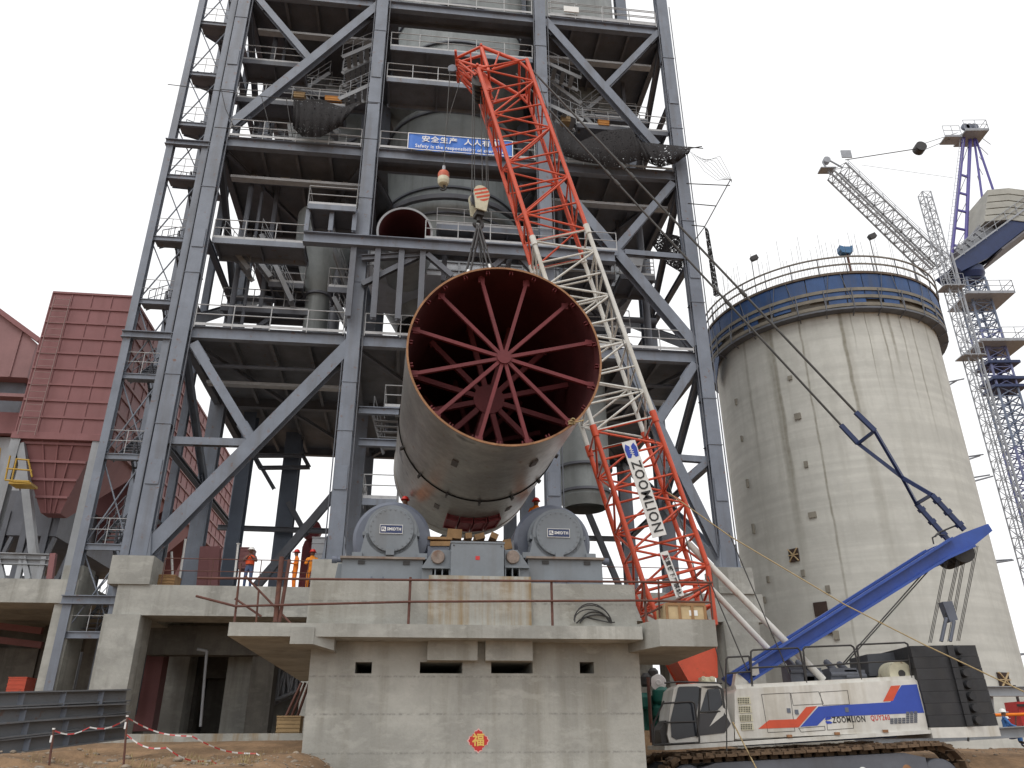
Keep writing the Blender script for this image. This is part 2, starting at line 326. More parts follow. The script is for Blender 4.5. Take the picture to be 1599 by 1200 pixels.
for x0, x1, y0, y1, v in ((668, 832, 1003, 1032, 18.3),): a, b = F(x0, y0, v+.35), F(x1, y1, v+.35); um_ = F(752, 1015, v+.35).x; MB().box((a.x, v+.35, b.z), (um_-.09, VF+.02, zb+.01)).build('lintel_beam', PIERM, t); MB().box((um_+.09, v+.35, b.z), (b.x, VF+.02, zb+.01)).build('lintel_beam', PIERM, t)
a, b = F(455, 979, 18.06), F(489, 1006, 18.06)       # end of the left support beam
MB().box((a.x, 18.06, b.z), (b.x, 19.6, a.z)).prism([(b.x, 18.08, b.z), (b.x, 18.08, zb), (b.x+.42, 18.3, zb), (b.x+.42, 18.3, b.z-.1)], (0, 1.2, 0)).build('corbel', CONC, t)
a, b = F(1028, 967, 17.6), F(1121, 1010, 17.6)       # broad landing block on the right
MB().prism([(a.x, 17.6, b.z), (b.x, 17.6, b.z), (b.x+.25, 22, b.z), (ue-.3, 22, b.z), (ue-.12, 18.9, b.z)], (0, 0, a.z-b.z)).build('landing_block', CONC, t)
LBZ = a.z; LBU = (a.x, b.x)
# good-luck paper, cable marks
t = thing('luck_poster', 'red scalloped good luck paper with a gold character on the pier wall', 'poster', F(747, 1155, VF-.01), TM)
c = F(747, 1157, VF-.004); rr = .19; pts = []
for i in range(72):
    an = 2*math.pi*i/72; q = rr*(1+.10*math.cos(4*an)+.06*math.cos(16*an)); pts.append(c+Vec((math.cos(an)*q, 0, math.sin(an)*q)))
flat(pts, .004, (0, -1, 0)).build('paper', REDP, t)
pts = [c+Vec((math.cos(2*math.pi*i/40)*rr*1.22, .003, math.sin(2*math.pi*i/40)*rr*1.22))*1 for i in range(40)]
pts = [c+Vec((math.cos(2*math.pi*i/64)*rr*(1.1+.16*math.cos(4*2*math.pi*i/64)+.07*math.cos(16*2*math.pi*i/64)), .002, math.sin(2*math.pi*i/64)*rr*(1.1+.16*math.cos(8*math.pi*i/64)+.07*math.cos(32*math.pi*i/64)))) for i in range(64)]
flat(pts, .003, (0, -1, 0)).build('border', mat('pink_paper', (.75, .45, .42), .6, .1), t)
text('福', .27, 'character', GOLD, t, c+Vec((0, -.007, 0)), (1, 0, 0), (0, 0, 1), .004, bold=.006)
# pier guard rail of rusty pipe
t = thing('pipe_guard_rail', 'rusty pipe guard rail with braced posts along the pier walkway', 'railing', F(640, 970, 18.2), TM)
m = MB(); a, b = F(308, 903, 18.2), F(1112, 910, 18.2); m.tube(a, b, .027, 8); m.build('top_rail', RUST, t)
m = MB(); m.path(FX([(306, 931), (368, 947), (640, 940), (1003, 938), (1110, 941)], 18.2), .026, 8); m.build('mid_rail', RUST, t)
for x, y in ((641, 903), (861, 908), (1005, 912)):
    q = F(x, y, 18.25); MB().tube((q.x, 18.25, zt-.05), q+Z*.02, .03, 8).build('post', RUST, t)
for x0, y0, x1, y1, r in ((376, 880, 366, 972, .025), (404, 922, 400, 972, .022), (440, 870, 430, 972, .055), (452, 874, 436, 972, .04)):
    MB().tube(F(x0, y0, 18.3), F(x1, y1, 18.3), r, 8).build('post', RUST, t)
for x0, y0, x1, y1 in ((383, 900, 455, 975), (367, 935, 408, 963), (1000, 964, 1110, 912), (1028, 905, 1030, 965), (1108, 912, 1113, 967)):
    MB().tube(F(x0, y0, 18.32), F(x1, y1, 18.32), .024, 8).build('brace', RUST, t)
# coiled cable
m = MB(); pts = []; c = F(925, 973, 18.3)
for i in range(74):
    an = i*.27; k = i/74; e = 1+.18*math.sin(an*.37); pts.append(c+Vec((-math.cos(an)*.40*e+.12*k, .05+.14*k+.04*math.sin(an*.7), max(.02, abs(math.sin(an))*(.40-.22*k)*e+.03*math.sin(an*1.3)))))
pts += [c+Vec((.45, .1, .02)), c+Vec((.52, -.02, .02))]; m.path(pts, .014, 6)
solo(m, 'cable_coil', DARK, 'tangled black cable coil lying on the pier walkway', 'cable', F(925, 973, 18.4), TM)
# plywood crate on the landing
a, b = F(1040, 943, 18.0), F(1102, 968, 18.0); t = thing('plywood_crate', 'pale plywood crate with battens on the right pier landing', 'crate', (a.x, 18.3, LBZ), TM)
zc = LBZ+.42; MB().box((a.x, 18.0, LBZ), (b.x, 18.8, zc)).build('body', CRATEM, t); m = MB()
for q in (LBZ+.03, zc-.03): m.box((a.x-.02, 17.975, q-.03), (b.x+.02, 18.0, q+.03))
for i in range(4): q = a.x+(b.x-a.x)*i/3; m.box((q-.03, 17.972, LBZ+.06), (q+.03, 18.0, zc-.06))
m.build('batten', mat('batten_wood', (.30, .17, .08), .85, .2, 4), t); MB().box((b.x-.38, 17.99, LBZ+.14), (b.x-.18, 18.0, LBZ+.26)).build('paper_label', WHITE, t)
# ================================================================== ROLLERS
PZ = F(485, 905, 18.5).z                            # plinth top
def roller(hx, hy, hr, bx0, bx1, side, label):
    c = F(hx, hy, 19.35); k = (F(hx+hr, hy, 19.35)-c).x
    t = thing('support_roller', label, 'roller', (c.x, 20.5, PZ), TM, 'support rollers on the pier'); A = (0, 1, 0)
    m = MB(); m.lathe((c.x, 20.25, c.z-.02), A, [(0, 0), (k*1.45, 0), (k*1.58, .06), (k*1.58, 1.3), (k*1.45, 1.36), (0, 1.36)], 64); m.build('roller_tyre', ROLD, t)
    m = MB(); m.lathe(c, A, [(0, 0), (k*.86, 0), (k*.88, .02), (k*.88, .05), (k, .05), (k, .5), (k*1.1, .52), (k*1.1, .62), (k*.9, .64), (k*.9, .95)], 64); h = m.build('bearing_housing', ROLG, t)
    for i in range(24):
        bo = MB()
        an = i*math.pi/12+.1; q = c+Vec((math.cos(an)*k*.8, 0, math.sin(an)*k*.8)); bo.tube(q-YV*.02, q+YV*.01, .016, 6); bo.build('bolt', ROLG, h)
    for s in (-1, 1): MB().box((c.x+s*k*1.0-.07, 19.45, c.z-.13), (c.x+s*k*1.0+.07, 19.8, c.z-.04)).build('housing_lug', ROLG, t)
    e = MB(); e.box((c.x-.1, 19.28, c.z-k*1.02), (c.x+.1, 19.5, c.z-k*.78)); e.build('housing_flange', ROLG, t)
    zf = F(hx, 871, 19.2).z
    m = MB(); m.prism([(c.x-k*1.18, 19.4, zf), (c.x+k*1.18, 19.4, zf), (c.x+k*1.0, 19.4, c.z-.1), (c.x-k*1.0, 19.4, c.z-.1)], (0, .9, 0)); m.build('pedestal', ROLG, t)
    a, b = F(bx0, 871, 19.1).x, F(bx1, 871, 19.1).x
    m = MB(); m.box((a, 19.1, zf-.05), (b, 23, zf)); m.build('sole_plate', mat('rusty_plate', (.24, .2, .17), .6, .2, 3, rust=.35), t)
    m = MB(); m.prism([(a+.05, 19.2, PZ), (b-.05, 19.2, PZ), (b-.05, 19.2, zf-.05), (a+.05, 19.2, zf-.05)], (0, 3.6, 0)); m.prism([(a-.16, 19.6, PZ), (a+.06, 19.6, PZ), (a+.06, 19.6, zf-.08), (a-.08, 19.6, zf-.08)], (0, 3, 0)); m.build('base_frame', ROLG, t)
    m = MB()
    for q in (.25, .78): u = a+(b-a)*q; MB().box((u-.08, 19.17, zf-.17), (u+.08, 19.2, zf-.09)).build('jacking_slot', DARK, t)

    u = a+(b-a)*.45; m = MB(); m.box((u-.16, 19.08, PZ), (u-.11, 19.2, PZ+.2)); m.box((u+.11, 19.08, PZ), (u+.16, 19.2, PZ+.2)); m.tube((u, 19.02, PZ+.08), (u, 19.2, PZ+.08), .06, 10); m.box((u-.16, 19.06, PZ), (u+.3, 19.18, PZ+.04)); m.build('jack_bracket', ROLD, t)
    for s in (-1, 1): q = Vec((c.x+s*k*1.25, 19.5, zf)); MB().box(q-Vec((.12, .2, 0)), q+Vec((.12, .2, .14))).build('hold_down_block', ROLG, t)
    pw = k*.43; p = MB().box((c.x-pw, 19.325, c.z-.1), (c.x+pw, 19.352, c.z+.1)).build('nameplate', NAVY, t)
    f = MB(); 
    for zz in (-.11, .1): f.box((c.x-pw-.01, 19.32, c.z+zz), (c.x+pw+.01, 19.35, c.z+zz+.01))
    for uu in (-pw-.01, pw): f.box((c.x+uu, 19.32, c.z-.1), (c.x+uu+.01, 19.35, c.z+.1))
    f.box((c.x-pw+.03, 19.318, c.z-.055), (c.x-pw+.14, 19.326, c.z+.055)); f.build('plate_frame', WHITE, t)
    text('FL', .085, 'lettering', NAVY, t, (c.x-pw+.085, 19.315, c.z), XU, Z, .004, bold=.003)
    text('SMIDTH', .10, 'lettering', WHITE, t, (c.x+.07, 19.322, c.z), XU, Z, .004, bold=.003, wid=2*pw-.2)
    u = b if side > 0 else a; m = MB(); m.tube((u-.1*side, 19.7, zf+.03), (u+.22*side, 19.7, zf+.03), .07, 12); m.tube((u+.12*side, 19.7, zf+.03), (u+.24*side, 19.7, zf+.03), .09, 12); m.build('oil_fitting', ROLD, t)
roller(611, 827, 40, 531, 664, -1, 'grey support roller with round bearing cap, left of the central steel box')
roller(872, 833, 39, 822, 944, 1, 'grey support roller with round bearing cap, right of the central steel box, under the vessel')
a, b = F(705, 846, 18.75), F(787, 897, 18.75)
t = thing('steel_box', 'upright pale grey steel box between the two support rollers', 'steel box', ((a.x+b.x)/2, 19, PZ), TM)
MB().box((a.x, 18.75, PZ+.012), (b.x, 19.6, a.z)).build('casing', ROLG, t)
m = MB(); c = (a+b)/2
m.box((a.x-.02, 18.73, a.z-.03), (b.x+.02, 19.62, a.z+.012)); m.build('lid', ROLG, t)
MB().box((c.x-.05, 18.74, c.z-.05), (c.x+.05, 18.752, c.z+.04)).build('red_mark', REDP, t)
m = MB()
for u in (a.x+.06, b.x-.06): MB().tube((u, 18.735, a.z-.09), (u, 18.76, a.z-.09), .018, 8).build('bolt', DARK, t)
for s, kx, x0, x1, x2, lab in ((-1, 684, 659, 677, 704, 'left'), (1, 801, 826, 808, 788, 'right')):
    q = F(kx, 870, 19.0); a0, a1, a2 = F(x0, 885, 19.05), F(x1, 859, 19.05), F(x2, 859, 19.05); b2 = F(x2, 885, 19.05)
    t = thing('thrust_housing', 'small grey housing with rusty round cap, %s of the central steel box' % lab, 'housing', (q.x, 19.3, PZ), TM, 'thrust housings beside the steel box')
    MB().prism([a0, a1, a2, b2], (0, 1.2, 0)).build('casing', ROLG, t)
    m = MB().lathe((q.x, 18.98, q.z), YV, [(0, 0), (.15, 0), (.165, .02), (.165, .1)], 24); m.build('cap', mat('mottled_cap', (.25, .2, .17), .75, .4, 6, rust=.35), t)
    m = MB(); e = F(x0-4*s*-1, 886, 19.0)
    lo, hi = min(a0.x, a2.x), max(a0.x, a2.x)
    m.box((lo, 18.98, a0.z-.05), (hi, 20, a0.z)); m.box((lo, 19.1, PZ), (lo+.25, 20, a0.z-.05)) if s < 0 else m.box((hi-.25, 19.1, PZ), (hi, 20, a0.z-.05))
    for i in range(3): u = lo+.30+i*.17 if s < 0 else lo+.0+i*.17; m.box((u, 19.02, PZ), (u+.03, 19.8, a0.z-.05))
    m.build('stool', ROLG, t)
# timber packing under the shell
tim = [(668, 706, 838, 843, 20.2, 'flat timber plank on top of the left packing pile'), (672, 706, 845, 853, 19.9, 'thick timber balk at the bottom of the left packing pile'), (699, 721, 826, 841, 20.3, 'squat upright timber block above the packing pile'), (727, 737, 832, 841, 20.3, 'short timber offcut behind the middle of the steel box'), (742, 757, 833, 842, 20.5, 'slanting dark-ended timber chock behind the steel box'), (766, 778, 832, 841, 20.3, 'narrow timber wedge behind the right corner of the box'), (787, 799, 842, 858, 19.9, 'weathered timber block standing right of the steel box')]
zb0 = F(700, 853, 19.9).z
for i, (x0, x1, y0, y1, v, lb) in enumerate(tim):
    a, b = F(x0, y0, v), F(x1, y1, v); m = MB(); c = (a+b)/2; an = (0, .02, -.05, .1, .3, -.4, .2)[i]; w, h = (b.x-a.x)/2, (a.z-b.z)/2
    m.obox((c.x, v+.5, c.z), Vec((math.cos(an), 0, math.sin(an)))*w, (0, .5, 0), Vec((-math.sin(an), 0, math.cos(an)))*h); solo(m, 'timber_block', WOOD, lb, 'timber', (c.x, v+.5, b.z), TM, 'timber packing on the pier')
m = MB().box((F(668, 855, 19.9).x, 19.95, PZ), (F(800, 855, 19.9).x, 22.5, zb0)); solo(m, 'packing_table', ROLD, 'dark steel packing frame under the timber blocks', 'frame', (1.4, 21, PZ), TM)
# ================================================================== KILN SHELL
RK = 2.56; k0 = TM.inverted() @ Vec((-.154, 18.208, 10.953)); k1 = Vec((k0.x-.42, k0.z*0+k0.y+10.2, k0.z+.21)); KA = (k1-k0).normalized(); KL = (k1-k0).length
t = thing('kiln_shell', 'huge open steel kiln cylinder with maroon spider braces, hung above the rollers', 'kiln shell', (k0.x, 23.5, k0.z-RK), TM)
m = MB(); m.lathe(k0, KA, [(RK, .0), (RK, 5.25)], 128); m.build('front_shell_ring', SHELL, t)
m = MB(); m.lathe(k0, KA, [(RK+.02, 5.25), (RK+.02, KL-.6), (RK+.045, KL-.58), (RK+.045, KL), (RK-.05, KL)], 128); m.build('rear_shell_ring', SHELL, t)
m = MB(); m.lathe(k0, KA, [(RK+.035, 5.16), (RK+.035, 5.2), (RK+.02, 5.25), (RK+.0, 5.16)], 128); m.build('weld_seam', DARK, t)
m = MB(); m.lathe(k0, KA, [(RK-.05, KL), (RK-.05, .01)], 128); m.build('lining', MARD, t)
MB().lathe(k0+KA*(KL-.12), KA, [(0, 0), (RK-.06, 0), (RK-.06, .04), (0, .04)], 64).build('rear_sky_blocker', MARD, t)  # added plate, blocks sky light so the inside stays dark
m = MB(); m.lathe(k0, KA, [(RK-.05, .012), (RK-.05, -.004), (RK+.002, -.004), (RK+.002, .03)], 128); m.build('rim', EDGE, t)
ka = KA.cross(Z).normalized()*-1; kb = ka.cross(KA)*-1
if kb.z < 0: kb = -kb
def kp(r, an, d): return k0+KA*d+(ka*math.cos(an)+kb*math.sin(an))*r
for d, rh, w in ((.35, .19, .095), (3.3, .46, .15), (7.6, .46, .15)):
    h = MB().lathe(k0+KA*d, KA, [(0, -.10), (rh, -.10), (rh, .12), (0, .12)], 32).build('spider_hub', MAROON, t)
    for i in range(12):
        an = math.pi*(i+.5)/6; sp = MB().ib(kp(rh*.9, an, d), kp(RK-.05, an, d), w, w, KA, .02)
        sp.box(kp(RK-.16, an, d)-Vec((.09, .03, .09)), kp(RK-.16, an, d)+Vec((.09, .03, .09))); sp.build('spider_spoke', MAROON, t)
for i in range(24):
    lug = MB()
    an = 2*math.pi*(i+.25)/24
    for e in (-.016, .016):
        p = kp(RK-.1, an+e, .13); d = kp(1, an, 0)-k0; lug.obox(p, d.normalized()*.05, KA*.05, d.normalized().cross(KA)*.012)
    q = kp(RK-.06, an, .13); lug.obox(q, d.normalized()*.008, KA*.05, d.normalized().cross(KA)*.05); lug.build('rim_lug', MAROON, t)
for i in range(16):
    cl = MB(); an = 2*math.pi*i/16; p = kp(RK+.06, an, 5.15); d = (p-(k0+KA*5.15)).normalized(); cl.obox(p, d*.07, KA*.12, d.cross(KA)*.03); cl.build('seam_clip', DARK, t)
for i in range(4):
    an = -math.pi/2+(i-1.5)*.175-.03; p = kp(RK+.1, an, 7.9); d = (p-(k0+KA*7.9)).normalized(); e = d.cross(KA); q = MB()
    q.obox(p, d*.03, KA*.62, e*.2)
    for s in (-1, 1): q.obox(p+e*s*.19, d*.1, KA*.66, e*.018); q.obox(p+KA*s*.6, d*.1, KA*.02, e*.2)
    q.build('tyre_pad', MAROON, t)
for an, d in ((-2.0, 1.9), (-1.15, 2.2), (-2.05, 7.0), (-1.1, 7.0)):
    p = kp(RK+.02, an, d); n = (p-(k0+KA*d)).normalized(); MB().obox(p, n*.02, KA*.22, n.cross(KA)*.09).build('lifting_plate', mat('scorched_steel', (.07, .06, .055), .6, .3, 3), t)
KTOP = kp(RK, math.pi/2, 6.0)
# ================================================================== PREHEATER TOWER
CU = (-11.15, -3.32, 6.13, 13.95); RV = (34.0, 42.0, 50.0); LZ = (19.62, 31.0, 42.25); ZB = 8.75
tw = thing('preheater_tower', 'tall grey steel tower of columns, braced bays and open floors behind the kiln', 'tower', (1.4, 42, 7.7), TM)
def P(mb, name, m=STEEL, parent=None): return mb.build(name, m, parent or tw)
for i, u in enumerate(CU):
    for v in RV:
        w = .66 if v < 35 else .8; P(MB().ib((u, v, ZB), (u, v, 58), w, .62, YV, .05), 'column', STEEL)
        b = MB().box((u-.55, v-.5, ZB-.02), (u+.55, v+.5, ZB+.06))
        for s in (-1, 1): b.prism([(u+.36*s, v-.36, ZB+.06), (u+.5*s, v-.36, ZB+.06), (u+.36*s, v-.36, ZB+1.1)], (0, .72, 0))
        P(b, 'base_plate', STEEL)
        if v < 35:
            for z in (14.6, 17, 22.4, 27.5, 34, 39.5): P(MB().box((u-.36, v-.34, z), (u+.36, v+.34, z+.03)), 'stiffener', STEEL)
def dg(p, q, w=.46, m=STEEL, up=YV, nm='brace'):
    P(MB().ib(p, q, w, w*.9, up, .035), nm, m)
    for e, f in ((p, q), (q, p)):
        d = (Vec(f)-Vec(e)).normalized(); P(MB().obox(Vec(e)+d*.5, d*.6, d.cross(Vec(up)).normalized()*(w*.62), Vec(up)*.02), 'gusset', m)
# floors: plate, edge girders, joists
for k, z in enumerate(LZ):
    u0, u1 = CU[0]+.1, CU[3]-.1
    if k == 0: P(MB().box((u0, 34.2, z-.12), (u1, 50.2, z-.06)), 'floor_plate', FLOORM)
    else:                                           # the middle bay is open round the cyclone
        P(MB().box((u0, 34.2, z-.12), (CU[1]+.9, 50.2, z-.06)), 'floor_plate', FLOORM); P(MB().box((CU[2]-.9, 34.2, z-.12), (u1, 50.2, z-.06)), 'floor_plate', FLOORM)
        P(MB().box((CU[1]+.9, 34.2, z-.12), (CU[2]-.9, 35.3, z-.06)), 'floor_plate', FLOORM); P(MB().box((CU[1]+.9, 47.6, z-.12), (CU[2]-.9, 50.2, z-.06)), 'floor_plate', FLOORM)
    for a, b in ((CU[0]+.36, CU[1]-.36), (CU[1]+.36, CU[2]-.36), (CU[2]+.36, CU[3]-.36)):
        for v, h in ((34, .62), (42, .75), (50, .62)): P(MB().ib((a, v, z-.32-.02*k), (b, v, z-.32-.02*k), .34, h), 'floor_girder', STEEL if v < 35 else DSTEEL)
        if k and a > CU[1] and b < CU[2]: P(MB().ib((a, 35.2, z-.31), (b, 35.2, z-.31), .2, .4), 'floor_girder', DSTEEL); P(MB().lathe((1.4, 42, z-.5), Z, [(4.75, 0), (5.0, 0), (5.0, .3), (4.75, .3), (4.75, 0)], 48), 'ring_beam', DSTEEL); [P(MB().ib((a, 36.2+2.6*q, z-.3), (1.4-4.9*math.cos(.75), 42-4.9*math.sin(.75)+q*1.2, z-.3), .2, .3), 'ring_brace', DSTEEL) for q in (0,)]; [P(MB().ib((b, 36.2, z-.3), (1.4+4.9*math.cos(.75), 42-4.9*math.sin(.75), z-.3), .2, .3), 'ring_brace', DSTEEL)]; continue
        n = int((b-a)/1.9)
        for i in range(1, n+1): u = a+(b-a)*i/(n+1); P(MB().ib((u, 34.2, z-.31), (u, 49.8, z-.31), .16, .36), 'floor_joist', FLOORM)
        P(MB().ib((a, 34.5, z-.62), ((a+b)/2, 41.5, z-.62), .2, .2), 'floor_brace', DSTEEL); P(MB().ib((b, 34.5, z-.64), ((a+b)/2, 41.5, z-.64), .2, .2), 'floor_brace', DSTEEL)
        P(MB().ib((a, 49.5, z-.62), ((a+b)/2, 42.5, z-.62), .2, .2), 'floor_brace', DSTEEL); P(MB().ib((b, 49.5, z-.64), ((a+b)/2, 42.5, z-.64), .2, .2), 'floor_brace', DSTEEL)
    for u in CU:
        for v0, v1 in ((34.3, 41.7), (42.3, 49.7)): P(MB().ib((u, v0, z-.35), (u, v1, z-.35), .34, .7), 'side_girder', DSTEEL)
# front face bracing
dg(F(215, 878, 34), F(548, 540, 34), .62); dg(F(303, 538, 33.97), F(396, 692, 33.97), .4); dg(F(262, 689, 34), F(398, 693, 34), .34)
dg(F(362, 197, 34), F(593, 10, 34), .5); dg(F(400, -4, 33.97), F(482, 92, 33.97), .38)
dg(F(850, 35, 34), F(1024, 230, 34), .5); dg(F(946, 136, 33.97), F(1028, 52, 33.97), .36)
dg(F(853, 268, 34), F(1085, 542, 34), .55); dg(F(964, 388, 33.97), F(1050, 288, 33.97), .4); dg(F(975, 395, 34), F(1070, 403, 34), .3)
dg(F(1134, 886, 34), F(970, 548, 34), .46); dg(F(1026, 660, 33.97), F(1084, 570, 33.97), .42); dg(F(1035, 714, 34), F(1104, 719, 34), .3); dg(F(1066, 754, 33.97), F(1103, 722, 33.97), .3)
# side and rear bracing
for u in (CU[0], CU[3]):
    for z0, z1 in ((ZB, 19.2), (19.7, 30.6), (31.1, 41.9)):
        m1 = DSTEEL if z0 > 10 else STEEL
        dg((u, 34.3, z0+.3), (u, 49.8, z1), .46, m1, XU); dg((u, 34.3, z1-.2), (u, 42, (z0+z1)/2+.2), .36, m1, XU); dg((u, 34.3, (z0+z1)/2), (u, 49.8, (z0+z1)/2), .28, DSTEEL, Z)
for a, b in ((0, 1), (2, 3)):
    for z0, z1 in ((ZB, 19.2), (19.7, 30.6)):
        if a == 0 and z0 < 10: continue
        dg((CU[a], 50, z0), ((CU[a]+CU[b])/2, 50, z1), .36, DSTEEL); dg((CU[b], 50, z0), ((CU[a]+CU[b])/2, 50, z1), .36, DSTEEL); P(MB().ib((CU[a], 50, (z0+z1)/2), (CU[b], 50, (z0+z1)/2), .3, .3), 'strut', DSTEEL)
dg((CU[1], 50, ZB), (CU[2], 50, 18), .36, DSTEEL); P(MB().ib((CU[1], 50.3, 13.5), (CU[2], 50.3, 13.5), .3, .4), 'strut', DSTEEL)
for x, y, v, w in ((447, 800, 47, .95), (372, 800, 44, .7)): q = F(x, y, v); P(MB().ib((q.x, v, ZB-1), (q.x, v, 19.3), w, .9, YV, .05), 'inner_column', mat('blue_grey_steel', (.10, .125, .17), .5, .15, 1))
dg(F(402, 914, 42), F(548, 742, 42), .4, DSTEEL); dg(F(451, 786, 46.4), F(478, 835, 46.4), .25, DSTEEL); P(MB().ib(F(340, 824, 46), F(520, 830, 46), .25, .28), 'strut', DSTEEL)
for (x0, y0), (x1, y1) in (((396, 712), (476, 712)), ((405, 731), (484, 730)), ((396, 712), (406, 731)), ((470, 706), (483, 730)), ((400, 716), (428, 764))): P(MB().ib(F(x0, y0, 46), F(x1, y1, 46), .22, .22), 'bracket_frame', DSTEEL)
# guard rails along floors
def rl(pts, **k): P(rail(MB(), pts, **k), 'guard_rail', RAILM)
for k, z in enumerate(LZ):
    for a, b in ((CU[0]+.5, CU[1]-.5), (CU[1]+.5, CU[2]-.5), (CU[2]+.5, CU[3]-.5)): rl([(a, 33.78, z), (b, 33.78, z)])
# intermediate walkways
def walk(x0, x1, y, v0, v1, mtl=STEEL, sides=True, h=.3):
    a, b = F(x0, y, v0), F(x1, y, v0); z = a.z; m = MB().box((a.x, v0, z-.06), (b.x, v1, z-.02)); P(m, 'walkway_floor', FLOORM)
    for v in (v0, v1): P(MB().bar((a.x, v, z-.02-h/2), (b.x, v, z-.02-h/2), .1, h), 'walkway_beam', mtl)
    for i in range(max(2, int((b.x-a.x)/2))+1): u = a.x+.1+(b.x-a.x-.2)*i/max(2, int((b.x-a.x)/2)); P(MB().bar((u, v0+.06, z-.18), (u, v1-.06, z-.18), .1, .2), 'walkway_joist', DSTEEL)
    rl([(a.x, v1, z), (a.x, v0, z), (b.x, v0, z), (b.x, v1, z)] if sides else [(a.x, v0, z), (b.x, v0, z)]); return a.x, b.x, z
walk(332, 478, 371, 34, 35.6, sides=False)                 # left walkway below the third floor
walk(481, 557, 318, 33.2, 35.2)                             # box platform
for x in (483, 520, 556):
    a = F(x, 322, 33.5); P(MB().ib((a.x, 33.5, a.z-.3), (a.x, 33.5, F(x, 362, 33.5).z), .22, .22, YV), 'platform_leg', STEEL)
walk(610, 831, 72, 34, 36, sides=False); walk(604, 762, 121, 34, 36, sides=False)
walk(378, 478, 92, 35, 36.4, DSTEEL, False); walk(370, 540, 152, 35, 36.4, DSTEEL, False)
walk(664, 962, 372, 33.6, 35, STEEL, False); walk(682, 850, 350, 36, 37, STEEL, False)
walk(900, 1000, 193, 35, 37, DSTEEL, False); walk(1000, 1042, 203, 34.2, 36, DSTEEL, False); walk(860, 1022, 22, 33.9, 34.1, STEEL, False)
walk(880, 960, 424, 35, 37, DSTEEL, False); walk(968, 1022, 428, 35, 37, DSTEEL, False)
walk(600, 640, 635, 34.6, 37, STEEL, True); walk(566, 620, 778, 34.5, 37, STEEL, True); walk(512, 545, 448, 34.6, 36, DSTEEL, True)
walk(420, 475, 440, 37, 39, DSTEEL, True)
# stair flights
def fl(a, b, va, vb, w=1.0, side=YV): P(flight(MB(), F(*a, va), F(*b, vb), w, side), 'stair_flight', DUCT)
fl((535, 100), (582, 80), 35, 35); fl((535, 125), (582, 102), 36.2, 36.2); fl((530, 165), (580, 142), 35, 35)
fl((852, 108), (905, 132), 35, 35); fl((852, 132), (905, 172), 36.2, 36.2); fl((852, 172), (908, 198), 35, 35)
fl((352, 380), (392, 430), 36, 36, 1.2); fl((395, 400), (425, 440), 37, 37, 1.0); fl((520, 390), (548, 470), 34.8, 36, .9); fl((522, 470), (545, 515), 35, 35.4, .8)
fl((606, 650), (622, 710), 35, 36, 1.4, XU)
# kiln hood girder with hanging frame
g0, g1 = F(474, 372, 33.2), F(960, 404, 33.2); zg = (g0.z+g1.z)/2
P(MB().ib((g0.x, 33.2, zg), (g1.x, 33.2, zg), .4, .62), 'hood_girder', STEEL)
for x in (553, 591, 628, 661): a = F(x, 384, 33.2); P(MB().ib((a.x, 33.3, zg-.3), (a.x, 33.3, 20.2), .28, .28, YV), 'hanger', DSTEEL)
for x0, y0, x1, y1, v in ((667, 398, 706, 432, 33.3), (565, 445, 655, 400, 33.5), (770, 418, 800, 392, 33.5), (806, 396, 845, 440, 33.5), (695, 395, 692, 440, 34.5), (797, 400, 790, 430, 34)):
    P(MB().ib(F(x0, y0, v), F(x1, y1, v), .26, .26, YV), 'hood_brace', DSTEEL)
P(MB().ib(F(565, 404, 33.4), F(660, 398, 33.4), .25, .3), 'hood_tie', DSTEEL)
for x0, x1, y in ((560, 640, 640), (560, 640, 690)): a, b = F(x0, y, 34.3), F(x1, y, 34.3); P(MB().ib((a.x, 34.4, a.z), (b.x, 34.4, a.z), .25, .35), 'strut', STEEL)
